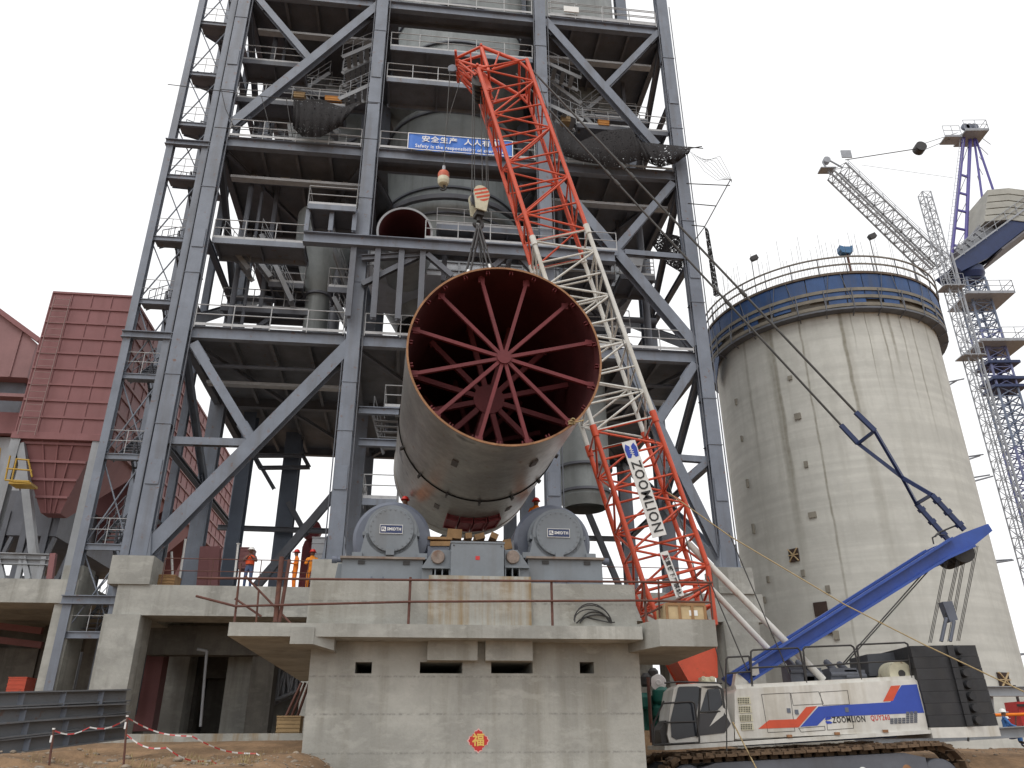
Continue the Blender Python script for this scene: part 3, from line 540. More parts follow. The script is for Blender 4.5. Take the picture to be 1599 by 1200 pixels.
# inner walkways, pipes, trays and splices that crowd the bays
for a, b in ((CU[0]+.5, CU[1]-.5), (CU[2]+.5, CU[3]-.5)):
    for z, v0, c0, c1 in ((22.8, 37.5, 0, .7), (26.8, 38.5, .25, 1), (34.3, 38, 0, .8), (37.6, 37, .2, 1), (39.8, 39, 0, 1)):
        p, q = a+(b-a)*c0, a+(b-a)*c1; P(MB().box((p, v0, z-.06), (q, v0+1.2, z-.02)), 'walkway_floor', FLOORM); P(MB().bar((p, v0, z-.16), (q, v0, z-.16), .1, .28), 'walkway_beam', DSTEEL); P(MB().bar((p, v0+1.2, z-.16), (q, v0+1.2, z-.16), .1, .28), 'walkway_beam', DSTEEL); P(rail(MB(), [(p, v0, z), (q, v0, z)]), 'guard_rail', RAILM)
    for z0, z1, u0, u1, v in ((22.8, 26.8, .55, .25, 37), (34.3, 37.6, .75, .35, 37.2), (37.6, 39.8, .3, .6, 38)): P(flight(MB(), (a+(b-a)*u0, v, z0), (a+(b-a)*u1, v, z1), .9, YV), 'stair_flight', DUCT)
    for u, v, r, z0, z1 in ((.12, 36.5, .14, 19.6, 42), (.2, 36.8, .09, 19.6, 42), (.85, 37.5, .2, 21, 31), (.7, 45, .5, 19.6, 30), (.4, 46, .35, 31, 42), (.9, 40, .12, 31, 42)): P(MB().tube((a+(b-a)*u, v, z0), (a+(b-a)*u, v, z1), r, 12), 'pipe', DSTEEL)
    for z, v, r in ((29.9, 36, .12), (30.2, 36.6, .09), (41.0, 36, .14), (18.6, 36, .1), (24.2, 39, .18), (35.9, 40, .15)): P(MB().tube((a, v, z), (b, v, z), r, 10), 'pipe', DSTEEL)
    for z, v in ((29.4, 35.2), (18.2, 37.2), (40.5, 35.4)): P(MB().box((a, v, z), (b, v+.4, z+.06)).box((a, v, z), (a+.02, v+.4, z+.14)).bar((a, v, z+.08), (b, v, z+.08), .02, .16), 'cable_tray', RAILM)
    for p, q in (((a, 38, 19.8), (b-2, 38, 25)), ((b, 38, 19.8), (a+2, 38, 25)), ((a, 40, 31.2), (b-1, 40, 37)), ((b, 40, 31.2), (a+1, 40, 37)), ((a+1, 38.4, 37.6), (a+1, 38.4, 42)), ((b-1, 38.4, 37.6), (b-1, 38.4, 42)), ((a+2, 37.6, 22.6), (a+2, 37.6, 31)), ((b-2, 38.6, 26.8), (b-2, 38.6, 31))): P(MB().ib(p, q, .22, .22, YV), 'inner_brace', DSTEEL)
    for k in range(4): u = a+(b-a)*(k+.5)/4; P(MB().tube((u, 36.5, 18.9), (u+.9, 36.5, 18.9), .06, 8), 'strip_lamp', RAILM); P(MB().box((u-.2, 36.2, 30.3), (u+.3, 36.6, 30.42)), 'junction_box', RAILM)
for u in CU:
    for z in (12.4, 24.4, 36.4): P(MB().box((u-.27, 33.645, z-.55), (u+.27, 33.672, z+.55)), 'splice_plate', STEEL)
    for e in (-.42, .44): P(MB().tube((u+e, 33.75, ZB), (u+e+.02, 33.75, 44), .03, 5), 'conduit', DSTEEL)
# ducts and vessels (each a thing)
def vessel(name, label, u, v, prof, cat='vessel', rings=(), m=VESS, n=64):
    t = thing(name, label, cat, (u, v, min(p[1] for p in prof)), TM)
    MB().lathe((u, v, 0), Z, prof, n).build('casing', m, t)
    for r, z in rings: MB().lathe((u, v, 0), Z, [(r, z), (r+.14, z), (r+.14, z+.12), (r, z+.12), (r, z)], n).build('flange_ring', DSTEEL, t)
    return t
vz = lambda y, v, x=716: F(x, y, v).z
vessel('cyclone_vessel', 'big dark grey cyclone cylinder in the middle bay behind the blue banner', 1.4, 42, [(3.0, 24.2), (4.3, 26.5), (4.3, 38.2), (4.1, 38.4), (0, 38.4)], rings=((4.3, vz(335, 37.7)), (4.3, vz(295, 37.7)), (4.3, 35.2), (4.3, 37.6)))
vessel('cyclone_vessel', 'upper grey cyclone cylinder at the very top of the middle bay', 1.6, 42, [(2.2, 38.6), (4.6, 41), (4.6, 55), (0, 55.5)], rings=((4.6, 43.2), (4.6, 46.6)))
vessel('cyclone_vessel', 'dark cyclone cone hanging in the upper right bay of the tower', 9.9, 42.5, [(1.0, 30.8), (3.4, 41.6), (3.4, 56), (0, 56.5)], rings=((3.4, 43.6), (2.2, 36.2)))
vessel('cyclone_vessel', 'dark cyclone cone behind the netted walkways of the upper left bay', -7.0, 43.5, [(1.0, 31.2), (3.2, 41.6), (3.2, 56), (0, 56.5)], rings=((3.2, 43.6),))
c = F(500, 440, 38); vessel('hopper_cone', 'dark grey hopper cone narrowing to a pipe below the left walkway', c.x, 38, [(.62, 19.7), (.66, F(500, 468, 38).z), (1.55, F(500, 395, 38).z), (1.6, 29), (0, 29)], 'hopper', ((.66, F(500, 468, 38).z),))
c = F(912, 760, 36.5); vessel('dust_vessel', 'hanging grey cylinder with an open dark bottom, right of the kiln shell', c.x, 36.5, [(1.02, F(905, 795, 36.5).z), (1.22, F(905, 780, 36.5).z), (1.22, F(905, 737, 36.5).z), (1.3, F(905, 736, 36.5).z), (1.3, 19.2)], 'vessel', ((1.3, F(905, 737, 36.5).z), (1.22, F(905, 775, 36.5).z)))
a, b = F(566, 392, 36.6), F(1010, 450, 36.6)
t = thing('riser_duct', 'light grey panelled riser duct wall behind the girder over the kiln', 'duct', (2, 38, b.z), TM)
MB().prism([(a.x, 36.6, a.z+.8), (b.x, 36.6, a.z+.8), (b.x-.5, 36.6, b.z), (a.x+.7, 36.6, b.z)], (0, 4.5, 0)).build('casing', mat('pale_grey_duct', (.46, .48, .51), .55, .15, .7, streak=.3, scol=(.25, .24, .22)), t)
for i in range(1, 9): u = a.x+(b.x-a.x)*i/9; MB().box((u-.04, 36.52, b.z+.02), (u+.04, 36.6, a.z+.7)).build('stiffener_rib', DUCT, t)
for i in range(3): z = b.z+.3+(a.z-b.z)*i/2.4; MB().box((a.x+.1, 36.5, z), (b.x-.3, 36.58, z+.08)).build('stiffener_rib', DUCT, t)
# red-lined open duct mouth
ca = F(632, 366, 33.9); rm = (F(675, 366, 33.9)-F(590, 366, 33.9)).x/2
t = thing('duct_mouth', 'open round duct mouth lined maroon, resting on the grey girder over the kiln', 'duct', (ca.x, 34.5, ca.z-rm), TM)
MB().lathe((ca.x, 33.7, ca.z), (0, 1, .10), [(rm, 0), (rm, 4.2)], 48).build('casing', VESS, t)
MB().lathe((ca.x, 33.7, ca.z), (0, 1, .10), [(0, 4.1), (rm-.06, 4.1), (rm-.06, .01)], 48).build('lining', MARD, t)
MB().lathe((ca.x, 33.7, ca.z), (0, 1, .10), [(rm-.06, .01), (rm-.06, -.02), (rm+.05, -.02), (rm+.05, .1), (rm, .1)], 48).build('rim', DUCT, t)
# banner on the rail
a, b, c, d = F(638, 208, 33.66), F(800, 222, 33.66), F(800, 246, 33.66), F(638, 234, 33.66)
t = thing('safety_banner', 'long blue banner with white lettering tied to the rail over the hook block', 'banner', (a+d)/2, TM)
zt_, zb_ = (a.z+b.z)/2, (c.z+d.z)/2; h = zt_-zb_
m = MB(); n = 24
for i in range(n):
    f = lambda q: 33.66-.03*math.sin(q*1.7)
    u0, u1 = a.x+(b.x-a.x)*i/n, a.x+(b.x-a.x)*(i+1)/n
    m.add([(u0, f(i), zb_), (u1, f(i+1), zb_), (u1, f(i+1), zt_), (u0, f(i), zt_), (u0, f(i)+.02, zb_), (u1, f(i+1)+.02, zb_), (u1, f(i+1)+.02, zt_), (u0, f(i)+.02, zt_)], [(0, 1, 2, 3), (7, 6, 5, 4), (0, 4, 5, 1), (3, 2, 6, 7)])
m.build('cloth', SIGNB, t); m = MB()
for z in (zb_-.005, zt_-.035): m.box((a.x-.02, 33.6, z), (b.x+.02, 33.62, z+.045))
for u in (a.x-.02, b.x-.02): m.box((u, 33.6, zb_), (u+.045, 33.62, zt_))
m.build('border', WHITE, t); um = (a.x+b.x)/2
text('安全生产  人人有责', h*.40, 'lettering', WHITE, t, (um, 33.6, zb_+h*.66), XU, Z, .01, bold=.008, wid=(b.x-a.x)*.74)
text('Safety is the responsibility of everyone.', h*.29, 'lettering', WHITE, t, (um, 33.6, zb_+h*.22), XU, Z, .01, bold=.006, wid=(b.x-a.x)*.86)
# nets
def net(label, pts, v, sag, outw=0, cat='safety net', n=14, group='dark nets hung on the tower'):
    """pts: top edge and bottom edge polylines in photo pixels, resampled"""
    top, bot = pts; m = MB(); V = []; nr = 10
    def smp(pl, t):
        x = t*(len(pl)-1); i = min(int(x), len(pl)-2); f = x-i; return (pl[i][0]*(1-f)+pl[i+1][0]*f, pl[i][1]*(1-f)+pl[i+1][1]*f)
    for j in range(nr+1):
        for i in range(n*2+1):
            A, B = smp(top, i/(2*n)), smp(bot, i/(2*n)); f = j/nr; q = F(A[0]*(1-f)+B[0]*f, A[1]*(1-f)+B[1]*f, v-outw*math.sin(math.pi*f*.8)-.12*math.sin(i*1.9+j*.3)); V.append(q)
    W_ = 2*n+1; m.add(V, [(j*W_+i, j*W_+i+1, (j+1)*W_+i+1, (j+1)*W_+i) for j in range(nr) for i in range(2*n)], True)
    return solo(m, 'safety_net', NET, label, cat, F(*top[0], v), TM, group)
net('dark bundled net sagging below the left upper stair', ([(458, 155), (470, 157), (500, 155), (535, 168), (562, 158)], [(457, 200), (472, 214), (500, 215), (528, 200), (545, 180)]), 33.4, 1, .5)
net('wide torn dark net hung across the upper right bay', ([(868, 190), (905, 222), (940, 205), (985, 200), (1000, 222), (1040, 226), (1080, 230)], [(870, 240), (905, 252), (960, 262), (1000, 250), (1030, 262), (1055, 256), (1076, 240)]), 33.3, 1, .5, n=20)
net('grey mesh net stretched beside the right edge below the third floor', ([(1028, 362), (1058, 368), (1066, 372)], [(1018, 382), (1040, 412), (1066, 428)]), 36, 1, .1, n=8)
net('thin dark net strip hanging from the outrigger pole', ([(1100, 355), (1104, 356), (1107, 362)], [(1114, 462), (1119, 464), (1124, 462)]), 32.5, 1, .1, n=5)
t = thing('net_outrigger', 'thin bent net poles sticking out right of the tower', 'outrigger', F(1066, 290, 33), TM)
m = MB()
for l in ([(1060, 235), (1096, 229)], [(1072, 287), (1140, 290)], [(1074, 318), (1118, 322)], [(1080, 352), (1100, 354)], [(1140, 282), (1100, 355), (1083, 378)], [(1075, 230), (1098, 232)]): MB().path(FX(l, 33), .03, 5).build('pole', DARK, t)
for i in range(7):
    x0 = 1076+i*4; MB().path(FX([(x0, 235+i*3), (1100+i*4, 268-i*4), (1120+i*3, 282-i*2), (1143, 280+i)], 33), .012, 4).build('net_cord', DARK, t)
for i, (x, y, w, v, lb) in enumerate(((467, 148, 16, 34.9, 'leftmost ochre box on the upper left walkway'), (520, 154, 24, 34.9, 'longer orange box on the upper left walkway, near the stair'), (884, 186, 14, 34.9, 'small ochre box at the foot of the upper right stair'), (943, 192, 17, 34.9, 'orange box on the upper right walkway above the torn net'))):
    a = F(x-w/2, y-4, v); b = F(x+w/2, y+4, v); m = MB().box((a.x, v, b.z), (b.x, v+.5, a.z)).box((a.x-.03, v-.02, a.z), (b.x+.03, v+.52, a.z+.04)).box((a.x-.02, v-.02, (a.z+b.z)/2-.03), (b.x+.02, v+.52, (a.z+b.z)/2+.03)); solo(m, 'tool_box', OCH if i % 2 == 0 else mat('orange_box', (.5, .22, .05), .7, .15), lb, 'box', (a.x, v, b.z), TM, 'boxes on the upper walkways')
for x, y, lb in ((892, 15, 'white panel board on the top right rail'),): a, b = F(x-12, y-5, 33.7), F(x+12, y+6, 33.7); solo(MB().box((a.x, 33.66, b.z), (b.x, 33.72, a.z)).box((a.x, 33.64, b.z), (b.x, 33.66, b.z+.05)), 'panel_board', WHITE, lb, 'board', (a.x, 33.7, b.z), TM)
a, b = F(585, 581, 38), F(612, 586, 38); t = thing('tube_lamp', 'unlit cream strip lamp under the floor, left of the kiln rim', 'lamp', (a.x, 38, a.z), TM); MB().tube((a.x, 38, a.z), (b.x+.4, 38, a.z), .09, 8).build('tube', CREAM, t); MB().box((a.x, 37.9, a.z+.1), (b.x+.4, 38.1, a.z+.2)).build('tray', DSTEEL, t)
q = F(893, 661, 18.12); m = MB()
for i in range(9): clod(m, q+Vec((random.uniform(-.07, .07), random.uniform(-.1, .05), random.uniform(-.08, .1))), random.uniform(.05, .08))
m.tube(q, q+Vec((.32, .02, .10)), .018, 6); solo(m, 'rope_knot', YROPE, 'tan rope knot tied at the lower right of the kiln rim', 'rope', q, TM)
m = MB()
for l in ([(262, 132), (420, 152), (545, 160), (590, 162)], [(345, 138), (352, 170), (366, 200)], [(408, 150), (416, 180), (424, 212)], [(447, 153), (452, 185), (457, 214)], [(335, 199), (480, 210), (590, 218)]): m.path(FX(l, 33.2), .022, 5)
solo(m, 'net_rope', DARK, 'dark ropes strung across the upper left bay around the bundled net', 'rope', F(420, 152, 33.2), TM)
# ================================================================== STAIR TOWER
t = stw = thing('stair_tower', 'slim grey stair tower of open landings left of the main tower', 'stair tower', (-12.6, 36, 7), TM)
for u in (-13.5, -11.74):
    for v in (34, 38.4): MB().ib((u, v, 2.6 if u < -13 else 3), (u, v, 50), .34, .36, YV, .03).build('column', STEEL, t)
lv = [F(150, y, 34).z for y in ()] or []
for x, y in ((90, 985), (130, 848), (160, 707), (187, 582), (218, 466), (240, 368), (262, 272), (283, 190), (300, 112), (316, 33), (330, -40)): lv.append(F(x, y, 34).z)
for z in (F(120, 938, 34).z, F(200, 525, 34).z, F(268, 226, 34).z): MB().ib((-13.75, 33.85, z), (-11.0, 33.85, z), .3, .34).build('tie_beam', STEEL, t)
for i, z in enumerate(lv):
    MB().box((-13.45, 34.05, z-.04), (-11.8, 34.95, z)).build('landing', FLOORM, t); MB().ib((-13.42, 34, z-.16), (-11.85, 34, z-.16), .14, .26).build('landing_beam', STEEL, t)
    rail(MB(), [(-13.42, 34.0, z), (-11.85, 34.0, z)], 1.05, .85, .018, False).build('landing_rail', RAILM, t)
    if i+1 < len(lv):
        zn = lv[i+1]; zm = (z+zn)/2
        flight(MB(), (-13.0, 34.95, z), (-13.0, 37.3, zm), .75, XU).build('stair_flight', DSTEEL, t); flight(MB(), (-12.2, 37.3, zm), (-12.2, 34.95, zn), .75, XU).build('stair_flight', DSTEEL, t)
        MB().box((-13.45, 37.2, zm-.04), (-11.8, 38.3, zm)).build('half_landing', STEEL, t); MB().tube((-13.4, 34.1, z+.1), (-11.85, 34.1, zn-.4), .035, 6).build('cross_rod', STEEL, t); MB().tube((-11.85, 34.15, z+.1), (-13.4, 34.15, zn-.4), .035, 6).build('cross_rod', STEEL, t)
# ================================================================== CONCRETE BASE FRAME
t = thing('concrete_deck', 'concrete columns and deck beam carrying the steel tower', 'concrete frame', (-3, 42, 1.5), TM)
DZ = F(400, 918, 33.6).z
ov = .9
for u in CU:
    for v in RV:
        w = .78; MB().box((u-w+(.1 if v < 35 and u < -10 else 0), v-w, .5), (u+w-(.1 if v < 35 and u < -10 else 0), v+w, F(400, 963, 33.3).z+.02)).build('column', CONC, t)
        MB().box((u-.8, v-.8, DZ-.002), (u+.8, v+.8, ZB-.03)).build('pedestal', CONC, t)
bz = F(400, 963, 33.3).z
for a, b in ((F(181, 930, 33.3).x, 15.1),):
    MB().box((a, 33.3, bz), (b, 35.2, DZ)).build('deck_beam', CONC, t); MB().box((a, 41.2, bz), (b, 42.8, DZ-.02)).build('deck_beam', CONC, t); MB().box((a, 49.2, bz), (b, 50.8, DZ-.02)).build('deck_beam', CONC, t)
for u in CU: MB().box((u-.7, 35.2, bz), (u+.7, 49.2, DZ-.03)).build('cross_beam', CONC, t)
MB().box((CU[0]-.8, 35.2, DZ-.3), (15, 49.3, DZ-.04)).build('deck_slab', CONC, t)
def wl(x0, x1, v, dp, nm='wall', m=CONC, zt=None): a, b = F(x0, 1080, v).x, F(x1, 1080, v).x; MB().box((a, v, 1), (b, v+dp, zt or bz+.1)).build(nm, m, t)
SHADEC = mat('shade_dark_concrete', (.16, .152, .135), .9, .25, .7, streak=.6, scol=(.07, .065, .06), blotch=.5)  # stained concrete, darkened to paint in the shade below the decks
wl(246, 308, 43, 3, m=SHADEC); wl(322, 352, 44, 4, m=SHADEC); wl(350, 388, 39, .5, 'column', CONC); wl(388, 424, 37.2, 1.2, 'column', SHADEC); wl(424, 480, 43, .6, 'low_wall', CONC, F(450, 1082, 43).z); wl(206, 250, 47, 2, m=SHADEC); wl(300, 326, 46.5, 1.5, m=SHADEC, zt=4.6)
MB().box((CU[0], 37, bz-1.1), (CU[1], 37.8, bz+.1)).build('cross_beam', SHADEC, t); MB().box((CU[0], 43, bz-1.6), (CU[1], 43.8, bz+.1)).build('cross_beam', SHADEC, t); MB().box((CU[0], 48, bz-1.9), (CU[1], 48.8, bz+.1)).build('cross_beam', SHADEC, t)
rail(MB(), [(-10, 33.5, DZ), (-2.4, 33.5, DZ)], 1.1, 1.9, .02, False).build('deck_rail', RUST, t); rail(MB(), [(7.2, 33.5, DZ), (13, 33.5, DZ)], 1.1, 1.9, .02, False).build('deck_rail', RUST, t)
MB().box((CU[0]+1.2, 29.5, .8), (-1.8, 29.9, F(300, 1146, 29.5).z)).build('kerb_wall', RUSTC, t)
# ================================================================== CRAWLER CRANE
YN, YC, YF = 24.0, 25.6, 27.2
t = cr = thing('crawler_crane', 'white crawler crane with red and white lattice boom, blue mast and black ballast', 'crane', (8.5, 25.6, 0))
EX = (at(1450, 1142, YN)-at(1150, 1153.6, YN)).normalized(); EZ = EX.cross(YV)
# boom
BL = [at(763, 103, 24.6), at(835, 388, 24.6), at(930, 672, 24.6), at(1008, 905, 24.6)]; BR = [at(811, 96, 24.6), at(915, 347, 24.6), at(1020, 652, 24.6), at(1090, 890, 24.6)]
BA0 = (BL[1]+BR[1]+BL[2]+BR[2])/4; bd = ((BL[1]+BR[1])/2-(BL[2]+BR[2])/2).normalized(); bp = Vec((bd.z, 0, -bd.x)); bw = (((BR[1]-BL[1]).dot(bp)+(BR[2]-BL[2]).dot(bp))/4)
BA0.y = YC
def bpt(mid): m = BA0+bd*((mid-BA0).dot(bd)); return m
J = [bpt((BL[i]+BR[i])/2) for i in range(4)]; by = Vec((0, 1.0, 0))
def sect(p, q, n, m, nm, a1=None, a2=None, b1=None, b2=None, rc=.085, rd=.042):
    c, l = lattice(p, q, a1 or bp*bw, b1 or by, n, rc, rd, a2, b2); o = c.build(nm, m, cr); return o
sect(J[0], J[1], 7, REDC, 'boom_section'); sect(J[1]-bd*.02, J[2], 8, WHITEC, 'boom_section'); sect(J[2]-bd*.02, J[3], 5, REDC, 'boom_section')
BF = at(1100, 1064, 24.6); BF = Vec((BF.x, YC, BF.z))
for j in (1, 2):                                     # pin joints between sections
    m = MB()
    for i in (-1, 1):
        for k in (-1, 1): c = J[j]+bp*bw*i+by*k; MB().tube(c-bd*.2, c+bd*.2, .12, 8).build('pin_joint', REDC if j == 2 else WHITEC, cr)
mid = J[3]+(BF-J[3])*.55
sect(J[3]-bd*.02, mid, 3, REDC, 'boom_butt', bp*bw, bp*bw*.75, by, by*.95, .09, .045)
m = MB(); d = (BF-mid)
for s in (-1, 1): m.prism([mid-bp*bw*.78+by*s*.9, mid+bp*bw*.78+by*s*.9, BF+bp*.45+by*s*.9, BF-bp*.4+by*s*.9], (0, .07, 0))
m.prism([mid-bp*bw*.74-by*.86, mid-bp*bw*.70-by*.86, BF-bp*.3-by*.86, BF-bp*.36-by*.86], (0, 1.72, 0)); m.prism([mid+bp*bw*.74-by*.86, mid+bp*bw*.70-by*.86, BF+bp*.36-by*.86, BF+bp*.4-by*.86], (0, 1.72, 0)); m.build('boom_foot', REDC, cr)
# diagonal reinforcing plates in the top section
m = MB(); m.prism([J[1]+bp*bw*.98+by*.9, J[1]+bp*bw*.98+by*.55, J[0]+bp*bw*.98+by*.55-bd*3, J[0]+bp*bw*.98+by*.9-bd*3], bp*-.06); m.build('boom_plate', REDC, cr)
# boom head
hd = MB(); hp = lambda x, y, o: at(x, y, 24.6)+Vec((0, YC-24.6+o, 0))
for o in (-.95, -.35, .35, .95):
    b_ = hp(763, 103, o); l = [(751, 66, .075), (811, 95, .06)]
    if abs(o) > .5:
        hd.tube(hp(763, 110, o), hp(751, 66, o*.8), .085, 8); hd.tube(hp(751, 66, o*.8), hp(811, 95, o), .08, 8); hd.tube(hp(811, 95, o), hp(768, 108, o), .06, 8); hd.tube(hp(811, 95, o), hp(827, 110, o), .06, 8)
        hd.tube(hp(780, 80, o), hp(770, 108, o), .04, 6)
    hd.tube(hp(751, 66, o*.8), hp(710, 75, o*.45), .06, 8); hd.tube(hp(711, 77, o*.45), hp(745, 97, o*.8), .055, 8); hd.tube(hp(745, 97, o*.8), hp(760, 104, o), .07, 8); hd.tube(hp(734, 70, o*.6), hp(735, 90, o*.6), .035, 6)
    hd.tube(hp(716, 82, o*.5), hp(742, 108, o*.7), .05, 6)
    hd.prism([hp(738, 98, o*.7), hp(757, 104, o*.7), hp(770, 132, o*.7), hp(762, 136, o*.7), hp(752, 112, o*.7)], (0, .05, 0))
for x, y in ((751, 66), (711, 76), (745, 97), (763, 106), (811, 95), (765, 134), (827, 110)): hd.tube(hp(x, y, -.9), hp(x, y, .9), .055, 8)
hd.build('boom_head', REDC, cr)
for k in range(5): c = hp(748, 112, -.5+.24*k); MB().lathe(c-YV*.05, YV, [(0, 0), (.34, 0), (.30, .05), (.34, .1), (0, .1)], 24).build('head_sheave', DARK, cr)
c = hp(704, 79, -.05); MB().lathe(c, YV, [(0, 0), (.2, 0), (.16, .05), (.2, .1), (0, .1)], 20).build('tip_sheave', ROLD, cr)
# name board on the boom
q0, q1 = at(981, 690, 24.45), at(1030, 838, 24.45); e = (q1-q0).normalized(); w = Vec((-e.z, 0, e.x)); w = w if w.x > 0 else -w; hw = .23
q0, q1 = q0, q1
flat([q0-w*hw, q0+w*hw, q1+w*hw, q1-w*hw], .03, (0, -1, 0)).build('name_board', WHITE, cr); L_ = (q1-q0).length
text('ZOOMLION', .44, 'lettering', INK, cr, q0+e*(L_*.59)-YV*.04, e, w, .012, bold=.006, wid=L_*.74)
lg = q0+e*.32-YV*.034
for s in (-1, 1):
    pts = [lg+w*s*.03+e*.14, lg+w*s*.17+e*.02, lg+w*s*.16-e*.16, lg+w*s*.03-e*.04]
    pts = [lg+w*(s*a_)+e*b_ for a_, b_ in ((.012, .13), (.08, .26), (.18, .24), (.205, -.06), (.14, -.24), (.03, -.14))]
    flat(pts, .006, (0, -1, 0)).build('emblem', LOGOB, cr)
for i in range(3): flat([lg+w*a_+e*(b_-.06+.07*i)-YV*.007 for a_, b_ in ((-.06, .0), (.06, .05), (.06, .075), (-.06, .025))], .003, (0, -1, 0)).build('emblem_stripe', WHITE, cr)
q0, q1 = at(1036, 862, 24.5), at(1062, 932, 24.5); e = (q1-q0).normalized(); w = Vec((-e.z, 0, e.x)); w = w if w.x > 0 else -w
flat([q0-w*.13, q0+w*.13, q1+w*.13, q1-w*.13], .03, (0, -1, 0)).build('warning_board', WHITE, cr)
text('起重臂下严禁站人', .17, 'lettering', INK, cr, q0+(q1-q0)*.58-YV*.04, e, w, .01, bold=.003)
c = q0+e*.17-YV*.034; flat([c+w*.09, c-w*.09+e*.09, c-w*.09-e*.09], .006, (0, -1, 0)).build('warning_triangle', REDP, cr)
# pendants, links, ropes
NA, NF = 24.85, 26.35
def pend(p, q, n=(.33, .36, .7), r=.043):
    m = MB().tube(p, q, r, 8); 
    for f in n: m.tube(p+(q-p)*(f-.008), p+(q-p)*(f+.008), .075, 8)
    m.build('pendant_rope', ROPE, cr)
pend(at(829, 108, NA), at(1337, 645, NA)); pend(at(806, 116, NF), at(1314, 665, NF))
MBm = (at(1409, 746, NA)+at(1409, 746, NF))/2
m = MB(); A1, B1 = at(1366, 673, NA), at(1340, 693, NF)
m.bar(at(1336, 644, NA), A1, .1, .16); m.bar(A1, MBm, .09, .13); m.bar(at(1313, 664, NF), B1, .1, .16); m.bar(B1, MBm, .09, .13); m.bar(A1, B1, .08, .1)
a2, b2 = at(1455, 773, NA), at(1431, 787, NF); a3, b3 = at(1506, 828, NA), at(1481, 844, NF)
m.bar(MBm, a2, .09, .13); m.bar(MBm, b2, .09, .13); m.bar(a2, b2, .07, .1)
for p, q in ((a2, a3), (b2, b3)):
    m.bar(p, q, .10, .15)
    for f in (.12, .45, .8): m.bar(p+(q-p)*f, p+(q-p)*(f+.09), .17, .2)
m.build('pendant_link', DBLUE, cr)
# mast
m = MB(); f0, f1 = at(1158, 1060, 24.5), at(1538, 836, 24.5)
MP = [(1151, 1053), (1167, 1066), (1475, 874), (1519, 854), (1550, 829), (1543, 818), (1500, 834), (1484, 842)]
for o in (0, 1.75):
    m.prism([p+YV*o for p in PX(MP, 24.5)], (0, .24, 0))
    for e in ((MP[0], MP[7]), (MP[1], MP[2]), (MP[2], MP[3])): p, q = (at(*w_, 24.5)+YV*(o-.03) for w_ in e); m.bar(p, q, .07, .3, YV)
for fr in (.2, .42, .62, .82, .95): m.bar(f0+(f1-f0)*fr+YV*.24, f0+(f1-f0)*fr+YV*1.75, .2, .24, f1-f0)
mo = m.build('mast', BLUEC, cr)
m = MB(); c = f0+(f1-f0)*.93
for k in range(5): m.lathe(c+YV*(.4+.24*k)-Z*.12, YV, [(0, 0), (.36, 0), (.31, .05), (.36, .1), (0, .1)], 20)
m.build('mast_sheaves', DARK, mo)
q = at(1178, 1044, 24.4); m = MB().box(q-Vec((.12, .02, .2)), q+Vec((.12, .04, .2))); m.build('mast_bracket', WHITEC, mo)
m = MB(); pts = [at(1460, 838, 24.7), at(1466, 832, 24.9), at(1490, 822, 25.1), at(1505, 822, 25.2)]; m.path(pts, .03, 6); pts = [at(1458, 850, 24.6), at(1456, 840, 24.6), at(1464, 835, 24.7), at(1475, 836, 24.8)]; m.path(pts, .022, 6); m.build('hose', DARK, mo)
# backstops
for a, b, y, r in (((1076, 850), (1286, 1062), 24.8, .105), ((1101, 910), (1247, 1064), 26.5, .1)):
    p, q = at(*a, y), at(*b, y); m = MB().tube(p, q, r, 12); m.tube(p-(q-p)*.02, p+(q-p)*.1, r*.7, 10); m.build('backstop_tube', WHITEC, cr)
# mast ropes to ballast
for i, (a, b) in enumerate((((1476, 873), (1450, 1004)), ((1497, 862), (1467, 1002)), ((1506, 857), (1480, 1002)), ((1523, 853), (1494, 1001)))):
    for k in range(3): y = 24.5+.35*i; MB().tube(at(a[0]+k*2.2, a[1], y+.05), at(b[0]+k*2.2, b[1], y+.3), .0115, 5, caps=False).build('mast_rope', ROPE, cr)
a, b = at(1477, 940, 25), at(1495, 970, 25); m = MB(); m.prism([at(1472, 940, 25), at(1487, 939, 25), at(1496, 968, 25), at(1484, 972, 25)], (0, .3, 0)); m.tube(at(1478, 965, 24.9), at(1470, 1002, 24.9), .05, 6); m.tube(at(1490, 970, 24.9), at(1484, 1002, 24.9), .05, 6); m.build('rope_guide', ROLD, cr)
for k in (0, 4): MB().tube(at(1450+k, 886+k*.3, 26.4), at(1306+k, 1048, 26), .022, 5).build('luffing_rope', ROPE, cr)
for pl, y0, y1, mt, nm in (([(838, 118), (897, 296), (1068, 830), (1130, 1058)], 24.55, 24.6, ROPE, 'hoist_rope'), ([(1044, 770), (1140, 838), (1320, 945), (1445, 1008), (1640, 1100)], 24.4, 23.4, YROPE, 'guy_rope'), ([(1138, 832), (1232, 1052)], 24.3, 24.3, ROPE, 'stay_rope'), ([(1105, 900), (1168, 1050)], 24.3, 24.2, ROPE, 'stay_rope'), ([(1134, 1070), (1135, 1205)], 23.7, 23.7, ROPE, 'tag_line'), ([(1144, 1128), (1186, 1210)], 23.5, 22.8, YROPE, 'tag_line')):
    MB().path([at(x, y, y0+(y1-y0)*i/(len(pl)-1)) for i, (x, y) in enumerate(pl)], .02, 5).build(nm, mt, cr)
